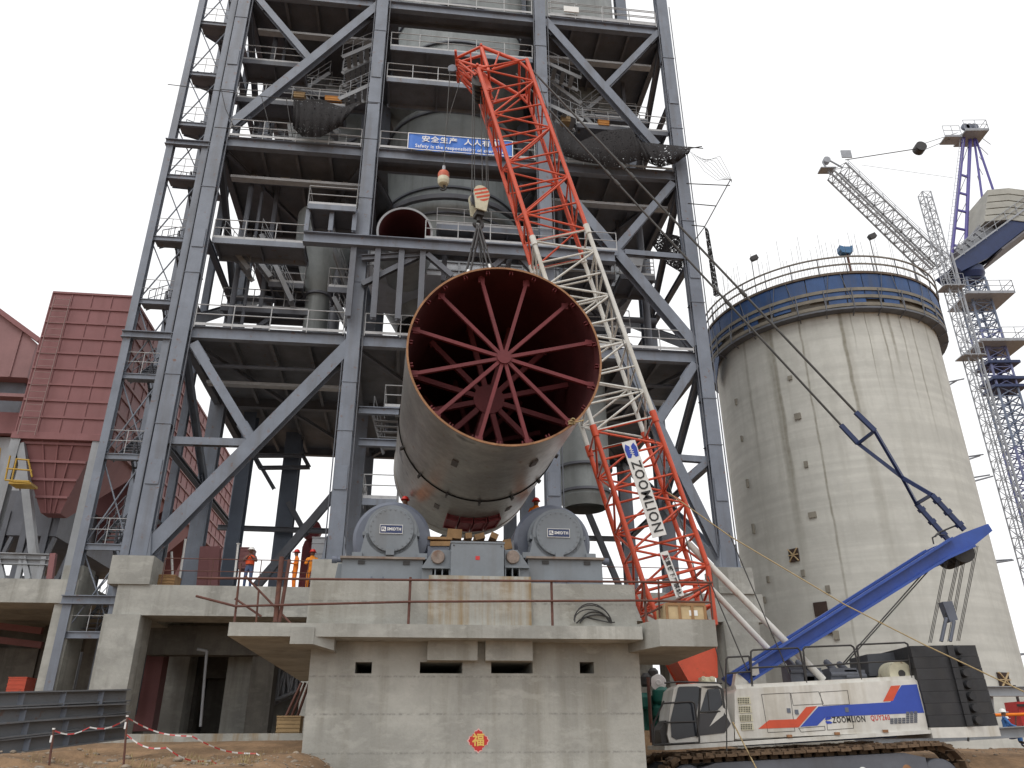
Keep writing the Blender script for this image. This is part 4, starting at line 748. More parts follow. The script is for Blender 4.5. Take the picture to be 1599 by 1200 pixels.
# superstructure
def SP(l, y=YN): return [at(x, Y_, y) for x, Y_ in l]
def slab(l, y, dep, nm, m, par=None): return MB().prism(SP(l, y), (0, dep, 0)).build(nm, m, par or cr)
body = slab([(1148, 1154), (1147, 1082), (1151, 1076), (1429, 1061), (1434, 1065), (1450, 1142)], YN, 3.0, 'body', WHITEC)
slab([(1150, 1078), (1148, 1070), (1430, 1055), (1432, 1063)], YN+.1, 2.8, 'deck_edge', WHITEC)
slab([(1038, 1172), (1038, 1165), (1466, 1139), (1466, 1145)], YN-.06, 3.1, 'sill', WHITEC)
slab([(1160, 1166), (1160, 1160), (1400, 1146), (1400, 1152)], YN+.3, 2.2, 'carbody', DBLUE)
def z2(l): return [(980+x/2.583, 960+y/2.583) for x, y in l]
def dec(l, nm, m, dep=.004, off=.003): return MB().prism(SP(z2(l), YN-off), (0, -dep, 0)).build(nm, m, body)
dec([(527, 461), (570, 426), (680, 422), (720, 373), (764, 369), (690, 455)], 'red_stripe', REDC)
dec([(697, 453), (770, 371), (1060, 353), (1105, 285), (1166, 281), (1196, 396), (800, 413), (765, 448)], 'blue_stripe', mat('stripe_blue', (.03, .075, .42), .4, .08, 2))
dec([(1030, 351), (1062, 288), (1100, 285), (1070, 348)], 'red_stripe', REDC)
for l in ([(540, 322), (655, 316), (675, 470), (566, 476)], [(658, 317), (770, 311), (790, 360), (668, 366)], [(775, 313), (887, 306), (895, 362), (787, 366)], [(802, 414), (905, 408), (912, 458), (806, 466)], [(690, 458), (795, 450), (797, 466), (700, 474)]):
    p = SP(z2(l), YN-.002)
    m = MB()
    for a, b in zip(p, p[1:]+p[:1]): m.bar(a, b, .012, .010, YV)
    m.build('door_seam', DARK, body)
for x, y in ((650, 387), (682, 393), (884, 384)): c = at(980+x/2.583, 960+y/2.583, YN-.01); MB().box(c-Vec((.05, .01, .06)), c+Vec((.05, .01, .06))).build('latch', ROLD, body)
for i in range(4):
    y0 = 335+i*35; x0 = 442+i*4; fr = MB().prism(SP(z2([(x0, y0), (x0+50, y0-3), (x0+56, y0+25), (x0+5, y0+28)]), YN), (0, -.02, 0)).build('louvre', CREAM, cr)
    for a_ in range(7):
        for b_ in range(3): c = at(980+(x0+6+a_*6.6)/2.583, 960+(y0+4+b_*8)/2.583, YN-.023); MB().box(c-Vec((.012, .004, .018)), c+Vec((.012, .004, .018))).build('louvre_slot', DARK, fr)
ti = lambda x, y: at(980+x/2.583, 960+y/2.583, YN-.008)
text('ZOOMLION', .22, 'lettering', INK, body, ti(893, 424), EX, EZ, .006, bold=.004, wid=(ti(960, 420)-ti(828, 428)).length)
text('QUY260', .19, 'lettering', REDP, body, ti(1019, 417), EX, EZ, .006, bold=.002, wid=(ti(1058, 416)-ti(981, 420)).length)
c = ti(811, 427)
for s in (-1, 1): flat([c+EX*a_+EZ*(b_*s) for a_, b_ in ((-.10, .015), (-.07, .085), (.06, .085), (.10, .055), (.03, .02))], .004, (0, -1, 0)).build('emblem', LOGOB, body)
for i in range(7):
    for j in range(3+(3 if i > 3 else 0)): c = ti(1066+i*16, 438-j*8-i*.8); MB().obox(c, EX*.045, YV*.004, EZ*.022).build('vent', DSTEEL, body) if i < 7 else None
for x, y in ((650, 490), (842, 480), (1036, 470)): c = ti(x, y)-YV*.06; MB().box(c-Vec((.07, .03, .035)), c+Vec((.07, .03, .035))).build('sill_clamp', EDGE, body)
# deck rails, tank, winch
def tubepath(l, y, nm='deck_rail', r=.028): MB().path(SP(l, y), r, 6).build(nm, DARK, cr)
zz = lambda l: z2(l)
for y in (YN+.12, YN+2.7):
    for l in ([(395, 300), (398, 180), (405, 172), (490, 168), (505, 290)], [(500, 290), (497, 150), (505, 143), (685, 135), (695, 145), (722, 275)], [(722, 275), (708, 140), (716, 131), (900, 124), (912, 132), (943, 262)], [(943, 262), (925, 130), (935, 121), (1118, 113), (1130, 120), (1145, 255)], [(500, 215), (715, 205)], [(720, 210), (930, 195)], [(935, 195), (1135, 185)], [(398, 238), (497, 230)]): tubepath(zz(l), y)
m = MB().prism(SP([(1358, 1056), (1354, 1022), (1408, 1018), (1414, 1054)], YN+1.0), (0, 1.4, 0)); m.build('fuel_tank', mat('tank_dark_grey', (.055, .06, .072), .5, .2), cr)
c = at(1408, 1052, YN+.25); MB().lathe(c, YV, [(0, 0), (.10, 0), (.10, .01), (.34, .012), (.36, .1), (.36, .9), (0, .92)], 28).build('winch_drum', CREAM, cr); MB().lathe(c-YV*.02, YV, [(0, 0), (.1, 0), (.1, .03)], 16).build('winch_axle', DARK, cr)
for x, y, s in ((1245, 1050, .35), (1262, 1055, .28), (1310, 1055, .4), (1328, 1058, .3)):
    c = at(x, y, YN+1.3); m = MB().box(c-Vec((s, .4, .3)), c+Vec((s, .4, .18))); m.tube(c+Vec((-s*.5, -.3, .1)), c+Vec((-s*.5, .3, .4)), .1, 8); m.tube(c+Vec((-s, -.42, 0)), c+Vec((s, -.42, 0)), .07, 8); m.build('engine_unit', DSTEEL, cr)
c = at(1172, 1062, YN+.3); MB().prism(SP([(1145, 1080), (1150, 1050), (1172, 1068), (1175, 1078)], YN+.4), (0, .35, 0)).build('mast_pedestal', WHITEC, cr); MB().prism(SP([(1145, 1080), (1150, 1050), (1172, 1068), (1175, 1078)], YN+2.2), (0, .35, 0)).build('mast_pedestal', WHITEC, cr)
# cab
cab = slab([(1046, 1163), (1042, 1147), (1046, 1112), (1052, 1076), (1059, 1069), (1120, 1066), (1127, 1072), (1141, 1126), (1146, 1140), (1146, 1157)], YN-.05, 1.7, 'cab', WHITEC)
def c3(l): return [(1000+x/5.33, 1020+y/5.33) for x, y in l]
GLD = mat('dark_cab_glass', (.022, .026, .034), .08, .1, 2)
for l, nm, m in (([(258, 700), (250, 560), (312, 292), (325, 280), (470, 278), (500, 290), (468, 500), (470, 690), (300, 722)], 'side_window', GLD), ([(478, 690), (492, 505), (690, 482), (752, 590), (700, 665)], 'door_panel', mat('cab_grey', (.05, .05, .055), .5, .1)), ([(497, 488), (545, 330), (560, 302), (648, 298), (660, 310), (684, 430), (640, 478)], 'door_window', GLD), ([(504, 280), (640, 272), (690, 300), (708, 470), (694, 480), (664, 300), (555, 292)], 'door_frame', DARK)):
    MB().prism(SP(c3(l), YN-.055), (0, -.012, 0)).build(nm, m, cab)
MB().prism(SP(c3([(690, 455), (708, 470), (690, 520), (575, 612), (640, 500)]), YN-.07), (0, -.006, 0)).build('white_flash', WHITEC, cab)
m = MB(); m.path(SP(c3([(475, 700), (500, 290)]), YN-.075), .03, 6); m.path(SP(c3([(560, 310), (575, 480)]), YN-.075), .012, 6); m.path(SP(c3([(485, 493), (665, 485)]), YN-.075), .02, 6); m.build('window_bar', DARK, cab)
m = MB(); m.prism(SP(c3([(230, 690), (268, 720), (290, 730), (180, 760), (160, 640), (215, 560)]), YN+.1), (0, 1.3, 0)); m.build('front_guard', DARK, cab)
for l in ([(105, 770), (90, 590)], [(190, 420), (425, 405), (450, 420), (490, 700), (490, 750)], [(190, 580), (470, 570)], [(195, 400), (110, 590), (110, 765), (490, 745)], [(200, 250), (330, 240), (680, 250)]): MB().path(SP(c3(l), YN-.28), .026, 6).build('cab_rail', DARK, cab)
m = MB(); c = at(1104, 1064, YN+.3); m.box(c-Vec((.2, .2, .06)), c+Vec((.2, .2, .1))); m.tube(c+Vec((-.14, -.25, .06)), c+Vec((-.14, -.1, .06)), .06, 10); m.tube(c+Vec((.1, -.25, .06)), c+Vec((.1, -.1, .06)), .06, 10); m.build('work_lamp', CREAM, cab)
# ballast
P0, P1, P2 = at(1453, 1136, YN-.1), at(1503, 1135, YN-.1), at(1562, 1133, YN+.1); hcw = (at(1418, 1009, YN-.1)-at(1453, 1136, YN-.1)).dot(EZ)
ft = [P0, P1, P2+Vec((0, .1, 0)), P2+Vec((.25, 1.5, 0)), P2+Vec((.0, 3.2, 0)), P0+Vec((0, 3.4, 0))]
n = 7; wz = (P0-at(1456, 1153, YN-.1)).dot(EZ)
MB().prism([p-EZ*wz for p in ft], EZ*(wz-.01)).build('ballast_base', WHITEC, cr)
for i in range(n):
    s = 1-.006*i; b = MB().prism([p+EZ*(hcw*i/n+.003)+EX*(-.05*i/n) for p in ft], EZ*(hcw/n-.006)); d = P1+(P2-P1)*.42+EZ*(hcw*(i+.5)/n)-YV*.02
    o = b.build('ballast_slab', BLACK, cr); MB().tube(d+YV*.1, d-YV*.1, .13, 12, r2=.10).build('lifting_lug', BLACK, o)
    q = P1+EZ*(hcw*i/n+.006); MB().prism([q-YV*.03+EX*.12, q-YV*.03+EX*.30, q+EX*.30-YV*.03+EZ*(hcw/n-.012), q+EX*.12-YV*.03+EZ*(hcw/n-.012)], (0, .06, 0)).build('guide_strip', BLACK, o)
# tracks
def track(y0, y1):
    tl, tr = at(1052, 1200, 23.4), at(1492, 1176, 23.4); ex = (tr-tl).normalized(); ez = ex.cross(YV); r = .62; c0 = tl+ex*.3-ez*.42; c1 = tr-ex*.62-ez*.60; Lh = (c1-c0).dot(ex)
    nz = c0; per = 2*Lh+2*math.pi*r; N = int(per/.30); grp = MB()
    for i in range(N):
        s = per*i/N
        if s < Lh: p = c0+ex*s+ez*r; d = ex
        elif s < Lh+math.pi*r: a = (s-Lh)/r; p = c0+ex*Lh+ex*math.sin(a)*r+ez*math.cos(a)*r; d = ex*math.cos(a)-ez*math.sin(a)
        elif s < 2*Lh+math.pi*r: p = c0+ex*(2*Lh+math.pi*r-s)-ez*r; d = -ex
        else: a = (s-2*Lh-math.pi*r)/r; p = c0-ex*math.sin(a)*r-ez*math.cos(a)*r; d = -ex*math.cos(a)+ez*math.sin(a)
        n_ = YV.cross(d)*-1; n_ = n_ if n_.dot(p-(c0+ex*min(max((p-c0).dot(ex), 0), Lh))) > 0 else -n_
        p = p+Vec((0, (y0+y1)/2-p.y, 0)); jit = random.uniform(.0, .035)
        sh = MB(); sh.obox(p+n_*(.02+jit), d*.135, Vec((0, (y1-y0)/2, 0)), n_*.035); sh.obox(p+n_*(.07+jit)+d*.06, d*.04, Vec((0, (y1-y0)/2-.02, 0)), n_*.035)
        for e in (-1, 1): sh.obox(p-n_*.05+Vec((0, e*.2, 0)), d*.1, (0, .06, 0), n_*.06)
        for e in range(3): q = p+n_*(.075+jit)+Vec((0, random.uniform(-.5, .5), 0))+d*random.uniform(-.1, .1); sh.obox(q, d*random.uniform(.03, .09), Vec((0, random.uniform(.05, .2), 0)), n_*random.uniform(.015, .05))
        sh.build('track_shoe', MUD, cr)
    yv = Vec((0, y0+.12, 0)); P_ = lambda a, b: Vec((c0.x, 0, c0.z))+ex*a+ez*b+yv
    f = MB().prism([P_(.3, .38), P_(.8, .5), P_(Lh-.9, .5), P_(Lh-.35, .36), P_(Lh-.35, -.42), P_(.3, -.42)], (0, y1-y0-.24, 0)).build('track_frame', DSTEEL, cr)
    for c in (c0, c1): MB().lathe((c.x, y0+.1, c.z), YV, [(0, 0), (.2, 0), (.22, .05), (.46, .07), (.5, .12), (.5, .9), (0, .9)], 28).build('track_wheel', DSTEEL, cr)
    for i in range(5): q = P_(1.1+i*(Lh-2)/4, .1)-YV*.02; MB().lathe(q, YV, [(0, 0), (.05, 0), (.12, .02), (.12, .06)], 14).build('roller_cap', WHITE if i % 2 else EDGE, f)
track(23.0, 24.25); track(27.2, 28.4)
m = MB().prism([Vec((5.2, 24.2, .75)), Vec((10.4, 24.2, 1.0)), Vec((10.4, 24.2, 1.5)), Vec((5.2, 24.2, 1.2))], (0, 3.0, 0)); m.build('undercarriage', DSTEEL, cr)
# hoist ropes and hook
t = thing('hook_block', 'main hook block with red and cream striped cheek plates on its hoist ropes', 'hook block', at(746, 345, YC))
hr = [(737, 730, 118, 296), (739, 734.5, 118, 296), (749, 748, 122, 300), (756, 754, 124, 298), (758, 757, 124, 298)]
for i, (x0, x1, y0, y1) in enumerate(hr): MB().tube(hp(x0, y0, -.4+.2*i), hp(x1+5, y1+4, -.16+.08*i), .022, 6).build('hoist_rope', ROPE, t)
hc = at(748, 309, YC); ha = R(24); hx = Vec((math.cos(ha), math.sin(ha), 0)); hy = Vec((-math.sin(ha), math.cos(ha), 0)); hr_ = .34
for s in (-1, 1):
    o = hy*s*.26; pts = [hc+o+hx*math.cos(a)*hr_+Z*math.sin(a)*hr_*1.12 for a in [math.pi*i/14 for i in range(-2, 17)]]+[hc+o-hx*.24-Z*.78, hc+o+hx*.20-Z*.82]
    pl = MB().prism(pts, hy*(.05*s)).build('cheek_plate', CREAM, t)
    for i in range(4):
        c0 = -.40+i*.185; lo_, hi_ = [], []
        for q in range(25):
            x = -hr_*.97+hr_*1.94*q/24; cz = 1.10*math.sqrt(max(0, hr_**2-x*x)); l0, h0 = max(-cz, .5*x+c0), min(cz, .5*x+c0+.10)
            if h0 > l0+.003: lo_.append((x, l0)); hi_.append((x, h0))
        if len(lo_) > 1: MB().prism([hc+o+hy*s*.052+hx*x+Z*z for x, z in lo_+hi_[::-1]], hy*(.004*s)).build('red_stripe', REDC, pl)
for k in range(4): MB().lathe(hc-hy*(.21-.11*k), hy, [(0, 0), (.30, 0), (.26, .045), (.30, .09), (0, .09)], 24).build('sheave', ROLD, t)
m = MB(); m.obox(hc-Z*.86, hx*.16, hy*.2, Z*.1); m.tube(hc-Z*.95, hc-Z*1.15, .085, 10); pts = [hc-Z*1.1+hx*(.17*math.sin(a)-.02)+Z*(.17*math.cos(a)-.2) for a in [math.pi*(i/10) for i in range(0, 16)]]
for p, q in zip(pts, pts[1:]): m.tube(p, q, .075, 8)
m.build('hook', DARK, t)
hk = hc-Z*1.42
t = thing('lifting_slings', 'dark wire slings with white sleeves spread from the hook down to the kiln', 'slings', hk)
sp4 = [(TM @ kp(RK+.03, math.pi/2+an, d)) for an, d in ((.42, 5.0), (-.42, 5.0), (.42, 6.9), (-.42, 6.9))]
for i, q in enumerate(sp4):
    for e in (-.05, .05):
        p = hk+Vec((e, (i//2-.5)*.2, 0)); q2 = q+Vec((e*2.5, 0, 0)); m = MB().tube(p, p+(q2-p)*.22, .045, 6); m.tube(p+(q2-p)*.22, q2, .032, 6); m.build('sling_rope', DARK, t)
    p = hk; f = (.34, .40, .50, .36)[i]; MB().tube(p+(q-p)*f, p+(q-p)*(f+.07), .085, 10).build('sling_sleeve', WHITE, t)
    MB().tube(p+(q-p)*(f+.07), p+(q-p)*(f+.09), .1, 10).build('sling_ring', DARK, t)
m = MB().tube(hk+Vec((-.1, 0, 0)), sp4[0]+Vec((-.7, -.6, -.3)), .012, 5); m.build('tag_line', ROPE, t)
bc = at(692.5, 279, YC); t = thing('hook_ball', 'small worn red and cream overhaul weight hanging left of the main hook', 'overhaul weight', bc-Z*.4)
MB().lathe(bc, Z, [(0, .36), (.09, .34), (.2, .30), (.235, .22), (.235, -.0)], 24).build('upper_shell', mat('worn_red_cream', (.55, .12, .06), .5, .3, 5, spot=3), t)
MB().lathe(bc, Z, [(.235, 0), (.235, -.18), (.19, -.3), (.12, -.33), (0, -.33)], 24).build('lower_shell', CREAM, t)
MB().tube(bc+Z*.3, bc+Z*.62, .07, 10).build('socket', GALV, t)
m = MB(); pts = [bc-Z*.3+Vec((.11*math.sin(a), 0, .11*math.cos(a)-.18)) for a in [math.pi*i/8 for i in range(13)]]
m.path(pts, .04, 8); m.build('hook', DARK, t)
MB().tube(bc+Z*.6, at(697, 195, YC), .018, 6).tube(at(697, 195, YC), hp(700, 84, 0), .016, 6).tube(at(697, 195, YC), hp(719, 90, 0), .014, 6).build('hoist_rope', ROPE, t)
# ================================================================== SILO
SB, SDd = R(23.7), 55.0; SC = Vec((math.sin(SB)*SDd, math.cos(SB)*SDd, 0)); SR = SDd*math.sin(R(7.7)); SDIR = -SC.normalized(); SPRP = Vec((SDIR.y, -SDIR.x, 0))
SPRP = SPRP if SPRP.x > 0 else -SPRP
def son(x, y, r):                                    # where a sight line meets the cylinder of radius r
    d = ray(x, y); o = EYE-SC; a = d.x**2+d.y**2; b = 2*(o.x*d.x+o.y*d.y); c = o.x**2+o.y**2-r*r; q = b*b-4*a*c
    tt = (-b-math.sqrt(max(0, q)))/(2*a); return EYE+d*tt
def sang(p): q = p-SC; return math.atan2(q.y, q.x)
def cyl(an, r, z): return SC+Vec((math.cos(an)*r, math.sin(an)*r, z))
t = silo = thing('concrete_silo', 'huge round concrete silo with a railed blue-sheeted working deck on top', 'silo', SC+Z*1.2)
zs_ = son(1300, 488, SR).z; a1, a2 = sang(son(1249, 520, SR)), sang(son(1313, 520, SR)); m = MB(); N = 220; V_ = []
for j in (0, 1):
    for i in range(N):
        an = 2*math.pi*i/N; r = SR+(.16 if a1 < an < a2 else 0)+(.07 if a2 <= an < a2+1.2 else 0); V_.append(cyl(an, r, 1.0 if j == 0 else zs_+.4))
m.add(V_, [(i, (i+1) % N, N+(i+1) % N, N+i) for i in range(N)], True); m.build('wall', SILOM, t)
def runoff_and_edge_shade(mt, items):                               # run-off stains and the step's painted shadow at fixed bearings of the wall: (angle, half width, top, bottom, strength)
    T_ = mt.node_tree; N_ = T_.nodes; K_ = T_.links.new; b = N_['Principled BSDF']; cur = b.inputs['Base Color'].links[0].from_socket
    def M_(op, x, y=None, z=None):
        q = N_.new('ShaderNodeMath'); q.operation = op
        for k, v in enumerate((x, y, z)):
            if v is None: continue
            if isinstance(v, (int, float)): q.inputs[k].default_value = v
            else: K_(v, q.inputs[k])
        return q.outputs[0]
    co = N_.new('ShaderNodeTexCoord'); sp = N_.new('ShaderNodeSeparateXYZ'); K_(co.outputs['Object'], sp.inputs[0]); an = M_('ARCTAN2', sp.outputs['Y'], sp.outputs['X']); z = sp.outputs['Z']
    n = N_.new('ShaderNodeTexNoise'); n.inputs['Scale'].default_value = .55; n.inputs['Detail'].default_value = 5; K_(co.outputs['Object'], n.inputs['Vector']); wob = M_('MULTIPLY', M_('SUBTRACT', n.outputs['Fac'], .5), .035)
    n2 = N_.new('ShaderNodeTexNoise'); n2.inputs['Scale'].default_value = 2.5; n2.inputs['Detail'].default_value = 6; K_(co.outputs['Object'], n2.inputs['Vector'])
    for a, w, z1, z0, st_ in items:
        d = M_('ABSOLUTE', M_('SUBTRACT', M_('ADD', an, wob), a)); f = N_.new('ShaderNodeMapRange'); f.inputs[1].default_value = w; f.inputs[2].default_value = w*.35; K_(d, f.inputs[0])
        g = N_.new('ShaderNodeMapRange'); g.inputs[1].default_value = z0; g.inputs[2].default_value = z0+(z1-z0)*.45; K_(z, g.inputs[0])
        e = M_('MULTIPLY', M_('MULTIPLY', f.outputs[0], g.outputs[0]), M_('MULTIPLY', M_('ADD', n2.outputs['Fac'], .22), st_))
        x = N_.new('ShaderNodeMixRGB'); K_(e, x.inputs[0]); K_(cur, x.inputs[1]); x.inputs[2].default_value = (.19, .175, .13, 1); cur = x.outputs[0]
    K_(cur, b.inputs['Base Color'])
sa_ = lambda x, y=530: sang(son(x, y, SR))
runoff_and_edge_shade(SILOM, [(sa_(1318), .020, 26, 15, .95), (sa_(1322), .05, 26, 3, .30), (sa_(1251), .012, 27, 0, .8), (sa_(1200), .045, 25, 8, .6), (sa_(1204), .02, 25, 12, .6), (sa_(1382), .012, 26, 19, .8), (sa_(1395), .018, 26, 20.5, .8), (sa_(1412), .010, 26, 18, .7), (sa_(1428), .012, 26, 16, .75), (sa_(1358), .006, 26, 19, .8), (sa_(1335), .008, 26, 22, .6), (sa_(1160), .02, 25, 15, .5), (sa_(1450), .02, 26, 17, .5)])  # the narrow full-height streak paints the shadowed edge of the wall step
def ring(r0, r1, z0, z1, nm, mt, a0=0, a1=2*math.pi, n=96): return MB().lathe(SC, Z, [(r0, z0), (r1, z0), (r1, z1), (r0, z1), (r0, z0)], n, a0, a1, False).build(nm, mt, t)
RO_ = SR+.62; zd = son(1300, 482, RO_).z
ring(SR+.05, RO_, zd-.12, zd, 'lower_deck', DSTEEL); zu = son(1310, 427, RO_).z
ring(SR+.05, SR+.38, zd+.1, zu-.2, 'form_ring', mat('form_panel', (.2, .185, .16), .8, .3, 1))
ring(SR-1.5, RO_+.02, zu-.06, zu+.1, 'upper_deck', mat('weathered_deck', (.13, .1, .075), .8, .3, 2, rust=.2))
wood2 = mat('grey_guard_board', (.22, .20, .165), .85, .25, 1.5)
for i in range(30):
    an = 2*math.pi*i/30; p = cyl(an, RO_, zd); MB().bar(p-Z*.1, p+Z*1.3, .06, .06).build('lower_post', DSTEEL, t); p = cyl(an, RO_+.05, zu); MB().bar(p, p+Z*1.2, .05, .05).build('upper_post', DSTEEL, t)
    MB().bar(cyl(an, SR+.06, zd-.35), cyl(an, RO_, zd-.1), .05, .06).build('deck_bracket', DSTEEL, t)
    MB().bar(cyl(an, RO_, zd+.0), cyl(an+.06*(1 if i % 2 else -1), RO_, zu), .03, .03).build('deck_strut', DSTEEL, t)
for i in range(44):
    q = 2*math.pi*i/44; ring(RO_-.14+random.uniform(0, .06), RO_-.06, zu-random.uniform(1.5, 2.5), zu-.05-random.uniform(0, .08), 'blue_sheeting', TARP, q, q+2*math.pi/44*random.uniform(.93, 1.0), 3)
for zz_, nm in ((zd+.06, 'toe_board'), (zd+.62, 'guard_board'), (zd+1.15, 'guard_board')): ring(RO_-.03, RO_, zz_, zz_+.22, nm, wood2)
for i, (x, y, w) in enumerate(((1335, 458, 28), (1375, 455, 22), (1282, 462, 18))):
    q = sang(son(x, y, RO_)); ring(RO_-.1, RO_-.04, zd+.2, zu-.5, 'ochre_panel', OCH, q-w/700, q+w/700, 8)
for zz_ in (zu+.55, zu+1.12): ring(RO_+.02, RO_+.10, zz_, zz_+.09, 'top_rail', mat('brown_grey_rail', (.2, .18, .155), .7, .2))
reb = MB()
for i in range(230): an = 2*math.pi*i/230; r = SR-.2+random.uniform(-.1, .1); p = cyl(an, r, zu); reb.tube(p, p+Z*random.uniform(.8, 4.0)**1.0+Vec((random.uniform(-.12, .12), 0, 0)), .013, 3, caps=False)
tag(reb.build('rebar', DARK, t), None, None, None, 'stuff')
WX = mat('dark_opening', (.05, .032, .026), .9, .2)
for x, y, w, h, x_ in ((1239, 867, 15, 18, 1), (1281, 951, 19, 19, 0), (1290, 984, 16, 12, 0), (1569, 1062, 22, 20, 1), (1206, 986, 7, 8, 0), (1292, 920, 6, 10, 0), (1253, 895, 5, 9, 0), (1305, 992, 8, 12, 0), (1166, 755, 4, 12, 0), (1175, 826, 4, 14, 0), (1268, 804, 11, 8, 0), (1198, 905, 4, 9, 0), (1192, 937, 4, 9, 0), (1148, 628, 3, 9, 0), (1245, 650, 9, 9, 0), (1157, 685, 3, 8, 0), (1258, 725, 5, 9, 0), (1233, 590, 6, 6, 0)):
    p = son(x, y, SR+.11); an = sang(p); sc = 1230/(p-EYE).dot(FW); ww, hh = w/sc/2*1.1, h/sc/2*1.1; big = w > 10 and h > 10; nrm = Vec((math.cos(an), math.sin(an), 0)); tg = Vec((-nrm.y, nrm.x, 0))
    o = MB().obox(p-nrm*.05, tg*ww, nrm*.055, Z*hh).build('wall_opening' if big else 'wall_patch', WX if big else mat('patch', (.27, .255, .215), .9, .2), t)
    if x_:
        m = MB(); q = p+nrm*.03
        for s in (-1, 1): m.bar(q+tg*ww*s-Z*hh, q-tg*ww*s+Z*hh, .05, .09, nrm)
        m.bar(q+tg*ww, q-tg*ww, .05, .09, nrm); m.build('timber_cross', CRATEM, o)
for x, y0, lb in ((1173, 404, 'left'), (1357, 370, 'right')):
    p = son(x, 425 if x > 1200 else 440, RO_-.3); tp = at(x, y0, p.y); p.x = tp.x-.0; t2 = thing('flood_lamp', 'small dark flood lamp on a thin pole on the silo top, %s of the two' % lb, 'flood lamp', Vec((tp.x, p.y, zu+.1)))
    MB().tube((tp.x, p.y, zu+.1), tp, .03, 5).build('pole', DARK, t2); MB().obox(tp+Vec((.2, 0, .02)), Vec((.22, 0, .1)), (0, .15, 0), Vec((-.06, 0, .14))).build('lamp_head', DARK, t2)
p = son(1324, 420, SR-.5); tp = at(1322, 387, p.y); t2 = thing('control_bucket', 'blue curved hopper bucket on a short red post at the silo top', 'bucket', Vec((tp.x, p.y, zu)))
MB().prism([at(a, b, p.y) for a, b in ((1311, 383), (1318, 385), (1327, 385), (1331, 383), (1332, 393), (1327, 395), (1316, 394), (1312, 390))], (0, .5, 0)).build('bucket', mat('bucket_blue', (.06, .17, .34), .5, .15), t2); MB().tube((tp.x+.05, p.y+.2, zu), tp+Vec((.05, .2, -.1)), .07, 6).build('post', RUST, t2)
m = MB().prism([son(1113, 590, SR+.5), son(1116, 560, SR+.6), son(1123, 556, SR+.7), son(1118, 600, SR+.5)], (.1, .3, 0)); m.build('loose_sheet', TARP, t)
# ================================================================== TOWER CRANE AND HOIST MAST BEHIND THE SILO
YT = 62.0; K = lambda x, y, o=0: at(x, y, YT)+Vec((0, o, 0))
t = thing('tower_crane', 'blue and silver luffing tower crane with pale ballast blocks behind the silo', 'tower crane', K(1620, 1000))
cx_ = (K(1500, 440).x+K(1530, 440).x)/2; zt_ = K(1515, 440).z; hw_ = .85
for i in range(7):
    z0, z1 = 2+(zt_-2)*i/7, 2+(zt_-2)*(i+1)/7
    c, l = lattice((cx_, YT, z0), (cx_, YT, z1-.05), (hw_, 0, 0), (0, hw_, 0), 6, .10, .05, dbl=True); o = c.build('mast_section', mat('crane_violet_blue', (.16, .18, .34), .5, .15) if i % 2 else mat('crane_slate_blue', (.17, .21, .30), .5, .15), t)
for y in (475, 548):
    z = K(1520, y).z; MB().box((cx_-1.9, YT-1.9, z), (cx_+2.4, YT+1.5, z+.12)).build('mast_platform', GALV, t); rail(MB(), [(cx_-1.9, YT-1.9, z+.12), (cx_+2.4, YT-1.9, z+.12), (cx_+2.4, YT+1.5, z+.12)], 1.2, 1.2, .03).build('platform_rail', GALV, t)
for y in (575, 600, 612): z = K(1540, y).z; MB().box((cx_-1.2, YT-1.1, z), (cx_+1.6, YT+1.1, z+.25)).build('climbing_frame', DBLUE, t)
MB().lathe((cx_, YT, zt_), Z, [(0, 0), (1.1, 0), (1.35, .5), (1.35, 1.1), (0, 1.1)], 24).build('slewing_ring', DBLUE, t)
# machinery deck
p0, p1 = K(1478, 428), K(1612, 335); d = (p1-p0).normalized(); n = d.cross(YV); n = n if n.z > 0 else -n
m = MB()
for o in (-1.5, 1.3): m.prism([p0+n*.3+YV*o, p1+n*.5+YV*o, p1-n*.8+YV*o, p0+d*3-n*1.2+YV*o, p0-n*.8+YV*o], (0, .25, 0))
m.prism([p0+n*.1-YV*1.25, p1+n*.2-YV*1.25, p1+n*.0-YV*1.25, p0-n*.1-YV*1.25], (0, 2.5, 0))
for f in (.15, .4, .65, .9): q = p0+(p1-p0)*f; m.bar(q-YV*1.3-n*.4, q+YV*1.3-n*.4, .2, .7, n)
m.build('machinery_deck', DBLUE, t); mm_ = MB().prism([p0+d*4-n*1.3-YV*2.4, p1-n*1.0-YV*2.4, p1-n*1.15-YV*2.4, p0+d*4-n*1.45-YV*2.4], (0, 4.6, 0)); mm_.build('underdeck_walkway', mat('walk_grey', (.16, .155, .17), .7, .2), t)
rail(MB(), [p0+n*.3-YV*1.7, p1+n*.5-YV*1.7], 1.2, 1.4, .03).build('deck_rail', GALV, t); rail(MB(), [p0+n*.3+YV*1.7, p1+n*.5+YV*1.7], 1.2, 1.4, .03).build('deck_rail', GALV, t)
for f, s in ((.35, .7), (.5, .9), (.22, .6)): q = p0+(p1-p0)*f+n*.6; MB().obox(q+n*s*.4, d*s, YV*.7, n*s*.6).tube(q+n*s-YV*.8, q+n*s+YV*.8, s*.45, 12).build('winch_unit', DUCT, t)
for i in range(5):
    l = [(1524+i*1.2, 362-i*10), (1560, 359-i*10), (1606, 365-i*10), (1606, 356.5-i*10), (1560, 350.5-i*10), (1523+i*1.2, 353.5-i*10)]; MB().prism([K(*q, -1.6) for q in l], (0, 3.4, 0)).build('ballast_block', CWB, t)
